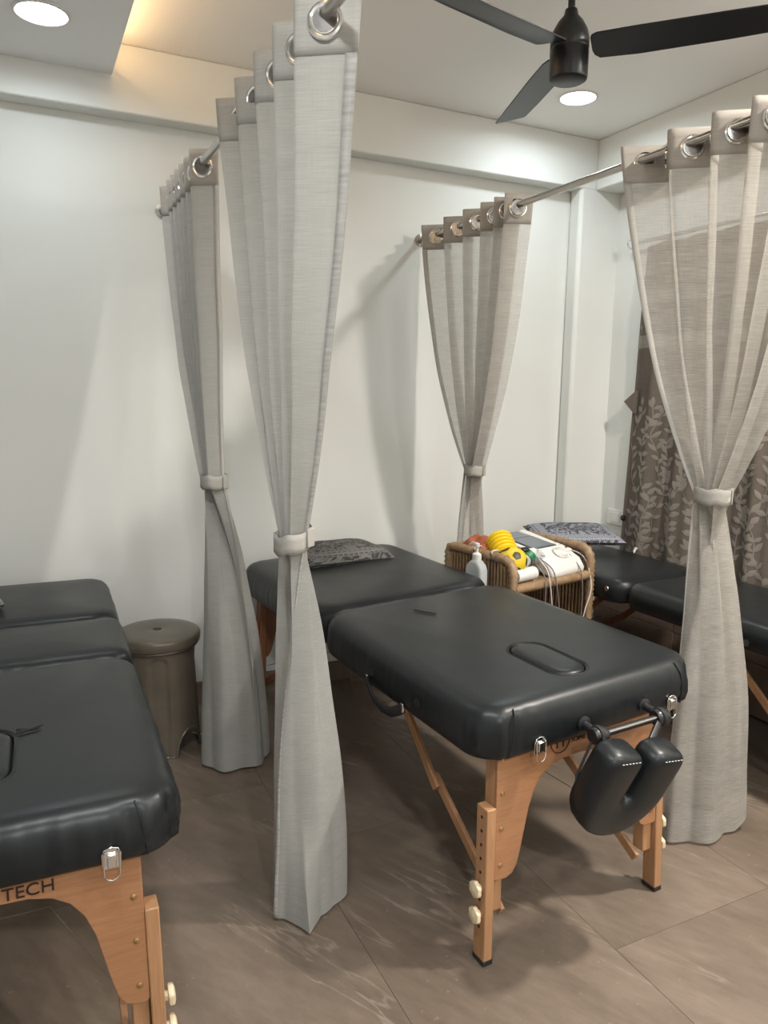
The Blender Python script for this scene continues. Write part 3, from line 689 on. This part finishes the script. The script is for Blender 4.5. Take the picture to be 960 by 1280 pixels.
    def band(u, v):
        a = 2 * PI * u; wob = 1 + .03 * math.sin(3 * a + seed); c = math.cos(a); s_ = math.sin(a)
        sq = lambda q: math.copysign(abs(q) ** .75, q)
        return Vector((tx_ + rx * sq(c) * wob, ty_ + ry * sq(s_) * wob, tz_ + .024 - .048 * v + .012 * c * tie_tilt + .003 * math.sin(5 * a))) - O
    tb = grid('tieback', band, n2, 3, M_TIE, root, lambda u, v: (u * .3, v * .05), .0025)
    MB().box(Vector((tx_ + rx * .72, ty_ - ry * .86, tz_ + .012 * .8 * tie_tilt)) - O, (.030, .004, .046), Matrix.Rotation(math.radians(38), 4, 'Z')).build('tie_end', M_TIE, tb, 30, .002)
    return root
# near left curtain, its bottom corner trailing on the floor
def warpA(p, u, t):
    if t > 1.7:
        q = ((t - 1.7) / .3) ** 1.5; f = max(0.0, 1 - abs(u - .86) / .09); p.y -= .07 * q * f
    return p
def warpD(p, u, t):       # the outer corner is lifted a little off the floor
    if t > 1.8: p.z += .05 * ((t - 1.8) / .2) * max(0.0, min(1.0, (p.x - 2.08) / .08))
    return p
curtain('pale grey curtain nearest the viewer, tied in front of the middle bed', .585, [2.11, 1.955, 1.785, 1.64, 1.50], (.593, 1.735, 1.085, .030, .075), (.662, 1.835, .112, .075), M_SHEER, ax=.060, seed=1, tie_band=(.044, .048), pe=1.25, warp=warpA, tie_tilt=1.0, headm=M_HEAD_PALE, ring=(515, 205), blotch=True, hemw=2)
curtain('darker grey curtain behind it, hanging beside the taupe stool', .585, [3.10, 3.02, 2.94, 2.86, 2.78, 2.69, 2.60], (.612, 2.66, 1.125, .033, .085), (.695, 2.75, .125, .11), M_SHEER, ax=.045, seed=2, tie_band=(.045, .055), pe=1.35, ring=(690, 296))
curtain('sheer beige curtain tied at the back wall, behind the rattan chair', 1.805, [3.195, 3.0, 2.84, 2.71, 2.625, 2.555], (1.865, 2.90, 1.10, .034, .075), (1.97, 3.09, .10, .07), M_SHEER_THIN, ax=.058, seed=3, tie_band=(.042, .046), pe=1.5, hem_side=-1)
curtain('sheer beige curtain at right, tied beside the end of the middle bed', 1.818, [1.90, 1.71, 1.555, 1.44, 1.33, 1.22], (1.862, 1.575, 1.155, .036, .08), (2.005, 1.64, .178, .088), M_SHEER_THIN, ax=.060, seed=4, tie_band=(.048, .048), pe=1.28, hem_side=-1, warp=warpD, ring=(175, 470), pleat=.17)

# ------------------------------------------------------------------ patterned window curtain
WX = 2.925
wc = thing('window_curtain', 'brown satin curtain with leaf vines over the right bed', 'curtain', (WX, 2.2, 0))
OW = Vector((WX, 2.2, 0)); wy0, wy1, wzt, wzb = 3.01, 1.20, 2.20, .575
def WS(s, z, off=0.0):      # s metres along the curtain from its left edge
    y = wy0 - s + .05 * (1 - (z - wzb) / (wzt - wzb)) * (1 - min(1, s / .5))* 1.2
    e = 1 - .6 * min(1, max(0, z - 1.0))
    x = WX + (.014 * math.sin(s * 2 * PI / .21 + .6) + .006 * math.sin(s * 2 * PI / .088 + 1)) - .004 * noise.noise(Vector((s * 5, z * 3, 0)))
    return Vector((x - off, y, z)) - OW
SL = wy0 - wy1
def strip(name, za, zb_, m, parent, off=0.0):
    return grid(name, lambda u, v: WS(u * SL, za + (zb_ - za) * v, off), 170, max(2, int((zb_ - za) / .05)), m, parent, lambda u, v: (u * SL, za + (zb_ - za) * v))
strip('drape', wzb, wzt, M_SATIN, wc)
for za, zb_ in ((1.905, 1.965), (1.69, 1.755)): strip('border_band', za, zb_, M_SATIN_B, wc, .002)
lv = MB()
def leaf(s, z, ang, L_, wd):
    pts = [(0, 0), (.25, .36), (.5, .5), (.75, .34), (1, 0), (.75, -.34), (.5, -.5), (.25, -.36)]
    ca, sa = math.cos(ang), math.sin(ang); o = len(lv.v); row = []
    for a, b in [(.5, 0)] + pts:
        ds, dz = a * L_ * ca - b * wd * sa, a * L_ * sa + b * wd * ca
        ss, zz = s + ds, z + dz
        if ss < .004 or ss > SL - .004 or zz < wzb + .01 or zz > wzt - .01: return
        row.append(tuple(WS(ss, zz, .0030 if (a, b) == (.5, 0) else .0016)))
    lv.add(row, [(0, k + 1, (k + 1) % 8 + 1) for k in range(8)])
def stem(pts):
    for (a, b) in zip(pts, pts[1:]):
        d = Vector((b[0] - a[0], b[1] - a[1])).normalized(); nx, nz = -d.y * .0022, d.x * .0022
        if min(a[0], b[0]) < .01 or max(a[0], b[0]) > SL - .01 or min(a[1], b[1]) < wzb: continue
        lv.add([tuple(WS(p[0] + i * nx, p[1] + i * nz, .0018)) for p, i in ((a, -1), (a, 1), (b, 1), (b, -1))], [(0, 1, 2, 3)])
rl = random.Random(5)
s = .05
while s < SL - .02:
    zt_ = rl.uniform(1.30, 1.46); pts = []; ph = rl.uniform(0, 6); z = wzb - .02
    while z < zt_ : pts.append((s + .034 * math.sin(z * 11 + ph) + .012 * math.sin(z * 31 + ph), z)); z += .02
    stem(pts)
    for i in range(1, len(pts) - 1, 2 if rl.random() < .6 else 3):
        for sd in (-1, 1):
            p = pts[i]; a = PI / 2 + sd * rl.uniform(.35, 1.3); leaf(p[0], p[1] + rl.uniform(-.012, .012), a, rl.uniform(.040, .066), rl.uniform(.018, .030))
    leaf(pts[-1][0], pts[-1][1], PI / 2, .05, .02); s += rl.uniform(.060, .085)
for za, zb_ in ((1.775, 1.895), (1.985, 2.16), (1.70, 1.745), (1.915, 1.955)):
    for _ in range(int(SL * (zb_ - za) * 2600)):
        leaf(rl.uniform(.01, SL - .05), rl.uniform(za, zb_ - .02), rl.uniform(0, 6.28), rl.uniform(.02, .032), rl.uniform(.007, .011))
lo = lv.build('leaf_pattern', M_LEAF, wc); lo['kind'] = 'stuff'
tb = MB().add([tuple(Vector(p) - OW) for p in ((WX - .01, wy0 - .01, 1.475), (WX - .03, wy0 + .055, 1.415), (WX - .012, wy0 - .005, 1.352), (WX + .012, wy0 - .01, 1.475), (WX - .012, wy0 + .055, 1.413), (WX + .010, wy0 - .005, 1.352))],
              [(0, 1, 2), (5, 4, 3), (0, 3, 4, 1), (1, 4, 5, 2), (2, 5, 3, 0)]).build('tieback_tab', M_SATIN, wc, 30, .002)
wr = thing('window_curtain_rod', 'steel rod with a crystal knob above the patterned window curtain', 'curtain rod', (WX, 2.2, 2.225))
MB().tube([(0, .87, 0), (0, -1.05, 0)], .009, 14).build('pole', M_STEEL, wr)
MB().lathe([(0, 0), (.009, .003), (.011, .012), (.007, .016)], 16, Matrix.Translation((0, .87, 0)) @ Matrix.Rotation(-PI / 2, 4, 'X')).build('knob_collar', M_STEEL, wr)
bmk = bmesh.new(); bmesh.ops.create_icosphere(bmk, subdivisions=2, radius=.027)
kb = MB(); kb.add([tuple(v.co + Vector((0, .908, 0))) for v in bmk.verts], [tuple(v.index for v in f.verts) for f in bmk.faces]); bmk.free()
kb.build('crystal_knob', M_GLASS, wr, 5)
for yy in (.70, -.9):
    MB().tube([(.0440, yy, 0), (.02, yy, 0), (0, yy, -.012)], .006, 10).build('bracket', M_STEEL, wr)
# white clip lying where the curtain meets the bed
cl_ = MB().tube([(2.80, 2.80, .676), (2.775, 2.79, .682), (2.76, 2.77, .684), (2.735, 2.755, .678), (2.715, 2.735, .677)], [.004, .006, .005, .006, .004], 8).build('cord', M_WPLAST, None, 40, loc=(2.76, 2.77, .676))
tag(cl_, 'short white tie cord lying on the right bed by the patterned curtain', 'cord')
# socket plate on the window wall
sp_ = thing('wall_socket', 'white socket plate low on the wall above the right bed', 'socket', (X1, 3.10, .775))
MB().box((-.006, 0, 0), (.012, .21, .085)).build('plate', M_WPLAST, sp_, 30, .004)
MB().box((-.013, .04, 0), (.003, .07, .055)).build('rocker', M_WPLAST, sp_, 30, .001)
MB().lathe([(0, 0), (.017, 0), (.015, .03), (.008, .035), (0, .036)], 18, Matrix.Translation((-.012, -.045, .012)) @ Matrix.Rotation(-PI / 2, 4, 'Y')).build('plug', M_BPLAST, sp_)

# ------------------------------------------------------------------ plastic stool
st = thing('plastic_stool', 'round taupe plastic stool with a hole in its lid, by the left bed', 'stool', (.452, 3.015, 0), math.radians(-8.6))
SH, SR = .490, .157
body = MB(); nA, nZ = 120, 44; vs = []
def arch(a):      # bottom cut-outs between the feet
    q = (a / (PI / 2) + .5) % 1 - .5
    return .10 * math.sqrt(max(0, 1 - (q / .26) ** 2)) if abs(q) < .26 else 0.0
for j in range(nZ + 1):
    for i in range(nA):
        a = 2 * PI * i / nA; z0 = arch(a + PI / 4); z = z0 + (SH - .057 - z0) * (j / nZ); r = SR - .012 * (z / .43) + .006 * (1 - z / .43)
        q = (a / (PI / 2) + .5) % 1 - .5; dx = q * (PI / 2) * r
        inside = abs(dx) < .036 and (z < .375 or (dx ** 2 + (z - .375) ** 2) < .036 ** 2) 
        edge = min(1.0, max(0.0, (.040 - (abs(dx) if z < .375 else math.hypot(dx, z - .375))) / .008))
        r -= .010 * edge
        vs.append((r * math.cos(a), r * math.sin(a), z))
fs = [(j * nA + i, j * nA + (i + 1) % nA, (j + 1) * nA + (i + 1) % nA, (j + 1) * nA + i) for j in range(nZ) for i in range(nA)]
so = body.add(vs, fs).build('body', M_STOOL, st, 50); md = so.modifiers.new('thickness', 'SOLIDIFY'); md.thickness = .004; md.offset = -1
MB().tube([(vs[i][0] * 1.012, vs[i][1] * 1.012, vs[i][2] + .004) for i in range(nA)], .0042, 6, True).build('bottom_rim', M_STOOL, so)
lid = MB().lathe([(.016, SH - .014), (.018, SH - .001), (.023, SH), (.11, SH + .001), (.150, SH - .003), (.164, SH - .010), (.169, SH - .020), (.167, SH - .042), (.166, SH - .048), (.158, SH - .050), (.150, SH - .05)], 72).build('lid', M_STOOL, st, 50)
MB().torus((0, 0, SH - .056), .1565, .0045, (0, 0, 1), 72, 8).build('neck_rim', M_STOOL, st)
MB().lathe([(0, SH - .015), (.016, SH - .015), (.016, SH - .0135), (0, SH - .0135)], 24).build('hole_floor', M_HOLE, lid)
cb = MB().tube([(.585, 3.045, .006), (.63, 3.0, .006), (.66, 3.06, .006), (.70, 3.12, .006), (.72, 3.2, .006), (.70, 3.33, .006)], .004, 8).build('floor_cable', M_WIRE, None, 40, loc=(.64, 3.05, 0))
tag(cb, 'thin pale cable lying on the floor beside the taupe stool', 'cable')

# ------------------------------------------------------------------ rattan chair with equipment
CHL, CHY = (2.045, 2.52, 0), math.radians(11)
ch = thing('rattan_chair', 'brown rattan armchair used as an equipment stand between two beds', 'chair', CHL, CHY)
CW, CD, AZ, RZ = .50, .40, .765, .645
def wrap(pts, r, pitch=.021, n=12):     # rattan-wrapped pole: ridges along its length
    P = [Vector(p) for p in pts]; out = []; rs = []
    for a, b in zip(P, P[1:]):
        L_ = (b - a).length; k = max(1, int(L_ / (pitch / 2)))
        for i in range(k): out.append(a.lerp(b, i / k)); rs.append(r + (.0028 if len(out) % 2 else -.0026))
    out.append(P[-1]); rs.append(r); return MB().tube(out, rs, n)
def arc(c, r, a0, a1, x, n=7): return [(x, c[0] + r * math.cos(a0 + (a1 - a0) * k / n), c[1] + r * math.sin(a0 + (a1 - a0) * k / n)) for k in range(n + 1)]
for sx in (-1, 1):
    x = sx * CW / 2
    rail = [(x, 0, 0.0)] + [(x, 0, .35)] + arc((.06, AZ - .06), .06, PI, PI / 2, x) + [(x, CD - .02, AZ), (x, CD, AZ - .02), (x, CD, 0)]
    fr = wrap(rail, .0195).build('arm_frame', M_RATTAN, ch, 60)
    for kk in range(19):
        y = .03 + kk * (CD - .05) / 18; zt_ = AZ - .01 if y > .05 else AZ - .028
        MB().tube([(x, y, .06), (x, y, .4), (x, y, zt_)], .0062, 7).build('cane', M_CANE, ch)
    wrap([(x, 0, .06), (x, CD, .06)], .014).build('bottom_rail', M_RATTAN, ch, 60)
wrap([(-CW / 2, .0, RZ), (CW / 2, 0, RZ)], .0205).build('front_rail', M_RATTAN, ch, 60)
wrap([(-CW / 2, CD, AZ - .01), (CW / 2, CD, AZ - .01)], .018).build('back_rail', M_RATTAN, ch, 60)
wrap([(-CW / 2, CD, .06), (CW / 2, CD, .06)], .014).build('bottom_rail', M_RATTAN, ch, 60)
for kk in range(27):
    x = -CW / 2 + .025 + kk * (CW - .05) / 26
    MB().tube([(x, CD, .06), (x, CD, AZ - .012)], .0062, 7).build('cane', M_CANE, ch)
MB().box((0, CD / 2, RZ + .012), (CW - .04, CD - .03, .012)).build('seat_board', M_CANE, ch, 30, .002)
Mch = Matrix.Translation(CHL) @ Matrix.Rotation(CHY, 4, 'Z')
SZ = RZ + .0185
def place(o, x, y, z, rx=0, ry=0, rz=0): o.location = Mch @ Vector((x, y, z)); o.rotation_euler = (rx, ry, CHY + rz); return o
# rust cloth at the back left
def clothf(u, v):
    x, y = (u - .5) * .17, (v - .5) * .20
    return Vector((x, y, .050 + .018 * noise.noise(Vector((x * 20, y * 20, 0))) - .045 * max(abs(2 * u - 1), abs(2 * v - 1)) ** 5))
rc_ = grid('folded_cloth', clothf, 26, 26, M_REDCLOTH, None, None, .004); rc_.scale = (1, 1, 2.3); place(rc_, -.155, .29, SZ + .012)
tag(rc_, 'rust red folded cloth at the back left of the rattan chair', 'cloth')
fold2 = grid('fold', lambda u, v: clothf(u, v) * .9 + Vector((.004, -.006, -.030)), 20, 20, M_REDCLOTH, rc_, None, .004)
# yellow ribbed bellows
be = thing('bellows_pump', 'yellow ribbed bellows pump standing behind the yellow ball', 'pump')
prof = [(0, 0), (.050, 0), (.053, .006)]
for kk in range(5): prof += [(.041, .014 + kk * .019), (.054, .020 + kk * .019), (.055, .025 + kk * .019), (.054, .029 + kk * .019)]
prof += [(.048, .107), (.040, .114), (.02, .117), (0, .117)]
MB().lathe(prof, 36).build('bellows', M_YELLOW, be, 30)
MB().lathe([(0, 0), (.058, 0), (.058, .006), (.052, .008), (0, .008)], 36, Matrix.Translation((0, 0, -.006))).build('base_plate', M_BPLAST, be)
MB().box((.045, -.028, .006), (.03, .02, .018)).build('red_valve', M_RED, be, 30, .003)
MB().box((.066, -.035, .002), (.03, .025, .02)).build('hose_fitting', M_BPLAST, be, 30, .003)
be.scale = (1.1,) * 3; place(be, -.170, .115, SZ + .085, math.radians(-58), 0, math.radians(-22))
# ball
bl = thing('toy_ball', 'small yellow ball with brown patches behind the chair front rail', 'ball')
bmk = bmesh.new(); bmesh.ops.create_icosphere(bmk, subdivisions=4, radius=.050)
A = MB(); A.add([tuple(v.co) for v in bmk.verts], [tuple(v.index for v in f.verts) for f in bmk.faces]); bmk.free(); A.build('ball', M_BALLY, bl)
bmk = bmesh.new(); bmesh.ops.create_icosphere(bmk, subdivisions=1, radius=1.0); dirs = [v.co.copy().normalized() for v in bmk.verts][:12]; bmk.free()
for dv in dirs:
    q = dv.to_track_quat('Z', 'Y'); ring = []
    for rr in (0, .5, 1):
        for kk in range(10):
            a = 2 * PI * kk / 10; r_ = .017 * rr * (1 if kk % 2 == 0 else .86); p = Vector((r_ * math.cos(a), r_ * math.sin(a), .05)); ring.append(q @ (p.normalized() * .0506))
    P_ = MB().add(ring, [(i * 10 + k2, i * 10 + (k2 + 1) % 10, (i + 1) * 10 + (k2 + 1) % 10, (i + 1) * 10 + k2) for i in range(2) for k2 in range(10)]).build('patch', M_BALLB, bl)
bl.scale = (1.22,) * 3; place(bl, -.192, .062, SZ + .085, .3, .5, .2)
# white paper roll
ro = MB().lathe([(.008, -.06), (.027, -.06), (.0285, -.056), (.0285, .056), (.027, .06), (.008, .06), (.008, -.06)], 28, Matrix.Rotation(PI / 2, 4, 'Y')).build('paper_roll', M_WPLAST, None, 50)
tag(ro, 'white paper roll lying along the front rail of the rattan chair', 'paper roll'); place(ro, -.165, .018, RZ + .0510, 0, 0, math.radians(2))
# gel bottle with green cap
gb = thing('gel_bottle', 'clear squeeze bottle with a green collar leaning on the white machine', 'bottle')
MB().lathe([(0, 0), (.024, 0), (.027, .006), (.027, .05), (.022, .062), (.014, .066), (0, .067)], 24).build('body', M_CLEAR, gb)
MB().lathe([(.016, .060), (.0285, .060), (.0285, .088), (.016, .088)], 24).build('collar', M_GREEN, gb)
MB().lathe([(0, .085), (.020, .085), (.017, .11), (.010, .12), (0, .121)], 24).build('cap', M_WPLAST, gb)
place(gb, -.155, .060, SZ + .055, math.radians(-8), math.radians(58), math.radians(-5))
# therapy machine
tm = thing('therapy_machine', 'white electrotherapy machine with a grey screen on the rattan chair', 'medical device')
side = [(-.19, 0), (.19, 0), (.19, .035), (.10, .055), (-.05, .075), (-.15, .060), (-.19, .03)]
bodyp = [(y, z) for y, z in side]
Mr = Matrix.Rotation(PI / 2, 4, 'Z')
MB().prism(bodyp, .20, Mr).build('housing', M_WPLAST, tm, 40, .014, 3)
slope = math.atan2(.055 - .035, -.09)
def on_top(x, y):       # local point on the top: -y is the back in prism space after rotation
    yy = -y
    tab = [(-.19, .03), (-.15, .060), (-.05, .075), (.10, .055), (.19, .035)]
    for (a, za), (b, zb_) in zip(tab, tab[1:]):
        if a <= y <= b: return Vector((x, y, za + (zb_ - za) * (y - a) / (b - a)))
    return Vector((x, y, .05))
def plate(name, x0, x1, y0, y1, m, h=.004, parent=None, bev=.0015):
    pts = [on_top(x0, y0), on_top(x1, y0), on_top(x1, y1), on_top(x0, y1)]; up_ = Vector((0, 0, h))
    return MB().add([p - up_ for p in pts] + [p + up_ for p in pts], [(3, 2, 1, 0), (4, 5, 6, 7), (0, 1, 5, 4), (1, 2, 6, 5), (2, 3, 7, 6), (3, 0, 4, 7)]).build(name, m, parent or tm, 30, bev)
sc_ = plate('screen_bezel', -.085, .055, -.045, .185, M_SCREEN2)
plate('screen', -.078, .048, -.035, .090, M_SCREEN, .0052, sc_); plate('screen', -.078, .048, .096, .178, M_SCREEN, .0052, sc_)
plate('side_ridge', .062, .098, -.10, .185, M_WPLAST, .010, None, .006); plate('side_ridge', -.10, -.090, -.10, .185, M_WPLAST, .010, None, .004)
dpos = on_top(.02, -.105)
MB().torus(dpos + Vector((0, 0, .008)), .034, .0032, (0, -.3, 1), 32, 8).build('dial_ring', M_WPLAST, tm)
MB().lathe([(0, 0), (.031, 0), (.029, .008), (.024, .011), (0, .012)], 28, Matrix.Translation(dpos + Vector((0, 0, .002)))).build('dial', M_WPLAST, tm)
for q in range(3):
    b_ = on_top(.075, -.02 - .03 * q); MB().lathe([(0, 0), (.005, 0), (.004, .004), (0, .0045)], 12, Matrix.Translation(b_ + Vector((0, 0, .009)))).build('button', M_BLUEWIRE, tm)
tm.scale = (1.18, 1, 1); place(tm, .085, .180, SZ + .045, math.radians(16), 0, math.radians(4))
# crumpled clear bag in front of the screen
cbg = MB(); bmk = bmesh.new(); bmesh.ops.create_icosphere(bmk, subdivisions=3, radius=.04)
cbg.add([tuple(Vector((v.co.x * 1.3, v.co.y, v.co.z * .75)) * (1 + .35 * noise.noise(v.co * 55))) for v in bmk.verts], [tuple(v.index for v in f.verts) for f in bmk.faces]); bmk.free()
cg = cbg.build('plastic_bag', M_CLEAR, None, 20); tag(cg, 'crumpled clear plastic bag on the white machine, by the green collar', 'bag'); place(cg, -.035, .085, SZ + .085)
# cables
def cable(name, label, pts, r, m, group='cables hanging over the chair front rail'):
    P = [Mch @ Vector(p) for p in pts]; out = []
    for i in range(len(P) - 1):      # catmull-rom
        p0, p1, p2, p3 = P[max(0, i - 1)], P[i], P[i + 1], P[min(len(P) - 1, i + 2)]
        for k2 in range(8):
            t = k2 / 8; out.append(.5 * ((2 * p1) + (p2 - p0) * t + (2 * p0 - 5 * p1 + 4 * p2 - p3) * t * t + (3 * p1 - p0 - 3 * p2 + p3) * t ** 3))
    out.append(P[-1]); o = MB().tube(out, r, 8).build(name, m, None, 60, loc=P[0]); return tag(o, label, 'cable', group)
Z = SZ
cable('device_cable', 'pale cable hanging left of centre over the front rail', [(-.02, .10, Z + .10), (-.055, .03, Z + .075), (-.06, -.026, Z + .02), (-.035, -.035, .50), (-.02, -.03, .36), (-.03, -.02, .2)], .0028, M_WIRE)
cable('device_cable', 'grey cable beside the pale one, hanging over the front rail', [(-.01, .10, Z + .10), (-.045, .035, Z + .08), (-.03, -.028, Z + .03), (.005, -.038, .52), (.015, -.03, .40), (.01, -.02, .22)], .0028, M_WIREG)
cable('device_cable', 'thin grey cable hanging leftmost over the front rail', [(-.03, .10, Z + .09), (-.075, .03, Z + .06), (-.08, -.026, Z + .0), (-.085, -.03, .48), (-.07, -.03, .34)], .0022, M_WIREG)
cable('device_cable', 'dark cable crossing the white machine down to the rail', [(.06, .32, Z + .10), (.10, .20, Z + .095), (.155, .09, Z + .09), (.165, .02, Z + .05), (.16, -.026, Z - .01), (.165, -.03, .50), (.15, -.03, .36)], .0026, M_WIREG)
cable('device_cable', 'white cable looping off the right side of the machine', [(.19, .22, Z + .09), (.225, .10, Z + .08), (.235, .02, Z + .05), (.225, -.03, .60), (.185, -.035, .50), (.17, -.03, .42), (.175, -.03, .33)], .0030, M_WIRE)
cable('device_cable', 'dark cable lying along the left side of the screen', [(-.02, .30, Z + .10), (-.03, .20, Z + .10), (-.03, .13, Z + .105), (-.045, .08, Z + .09)], .0024, M_BLUEWIRE, 'cables hanging over the chair front rail')
# sanitiser bottle in its wire holder on the left side of the chair
sb = thing('sanitizer_bottle', 'clear pump bottle in a wire holder on the chair side', 'bottle', Mch @ Vector((-CW / 2 - .053, .165, .562)), CHY - PI / 2); sb.scale = (1.3, .95, 1.45)
MB().prism([(-.035, 0), (.035, 0), (.037, .01), (.037, .10), (.030, .115), (.012, .128), (-.012, .128), (-.030, .115), (-.037, .10), (-.037, .01)], .048).build('body', M_CLEAR, sb, 40, .008, 3)
MB().prism([(-.031, .004), (.031, .004), (.031, .075), (-.031, .075)], .040).build('gel', M_WPLAST, sb, 40, .006)
MB().lathe([(0, .126), (.016, .126), (.017, .130), (.017, .146), (.010, .150), (.005, .152), (.005, .166), (.009, .168), (.009, .178), (0, .180)], 20).build('pump', M_WPLAST, sb)
MB().tube([(0, 0, .174), (-.022, 0, .176), (-.034, 0, .168)], [.006, .005, .0035], 10).build('nozzle', M_WPLAST, sb)
wh = thing('wire_holder', 'thin dark wire holder hooked on the rattan chair side', 'holder', Mch @ Vector((-CW / 2 - .053, .165, .556)), CHY); wh.scale = (.78, 1.75, 1.0)
for z in (.0, .06): MB().tube([(-.043, -.03, z), (.043, -.03, z), (.043, .03, z), (-.043, .03, z)], .0016, 6, True).build('wire_loop', M_BLUEWIRE, wh)
for xx, yy in ((-.043, -.03), (.043, -.03), (.043, .03), (-.043, .03)): MB().tube([(xx, yy, 0), (xx, yy, .06)], .0016, 6).build('wire', M_BLUEWIRE, wh)
for yy in (-.02, .02): MB().tube([(-.043, yy, 0.001), (.043, yy, .001)], .0016, 6).build('wire', M_BLUEWIRE, wh)
for yy in (-.03, .03):
    MB().tube([(.043, yy, .06), (.044, yy, .15), (.040, yy, .226)], .0014, 6).build('wire', M_BLUEWIRE, wh)
    MB().tube([(.044, yy, .224), (.050, yy, .236), (.070, yy, .2375), (.096, yy, .2365), (.106, yy, .226)], .0022, 6).build('hook', M_WPLAST, wh)

# ------------------------------------------------------------------ ceiling fan
fx, fy, fz = 1.565, 1.98, 2.392
fan = thing('ceiling_fan', 'dark charcoal three-blade ceiling fan', 'fan', (fx, fy, ZC))
dz = fz - ZC
MB().lathe([(0, dz), (.050, dz), (.056, dz + .004), (.058, dz + .012), (.058, dz + .085), (.0565, dz + .088), (.058, dz + .091), (.058, dz + .115), (.052, dz + .140), (.038, dz + .165), (.022, dz + .183), (.018, dz + .200), (.013, dz + .204), (0, dz + .204)], 48).build('motor_housing', M_FAN, fan, 35)
MB().lathe([(0, 0), (.0105, 0), (.0105, -dz - .19), (0, -dz - .19)], 18, Matrix.Translation((0, 0, dz + .19))).build('down_rod', M_FAN, fan)
MB().lathe([(0, 0), (.05, 0), (.055, -.01), (.04, -.05), (.014, -.07), (0, -.07)], 32).build('canopy', M_FAN, fan)
for k, az in enumerate((72, 192, 312)):
    Mz = Matrix.Translation((0, 0, dz + .098)) @ Matrix.Rotation(math.radians(az), 4, 'Z') @ Matrix.Rotation(math.radians(-12), 4, 'X')
    out = [(.064, -.030), (.070, -.046), (.085, -.058), (.20, -.062), (.45, -.060), (.59, -.056), (.602, -.051), (.634, .034), (.632, .047), (.617, .055), (.45, .060), (.20, .063), (.085, .058), (.070, .046), (.064, .030)]
    n = len(out); vs = [Mz @ Vector((x, y, -.007 * (y / .05) ** 2 + z)) for z in (-.0015, .0025) for x, y in out]
    fs = [tuple(range(n))[::-1], tuple(range(n, 2 * n))] + [(i, (i + 1) % n, (i + 1) % n + n, i + n) for i in range(n)]
    bl_ = MB().add(vs, fs).build('blade', M_FAN, fan, 30, .001)
    for (sx_, sy_) in ((.075, .02), (.075, -.02), (.10, .0)):
        MB().lathe([(0, 0), (.004, 0), (.003, -.002), (0, -.0025)], 10, Mz @ Matrix.Translation((sx_, sy_, -.0025))).build('screw', M_STEEL, bl_)
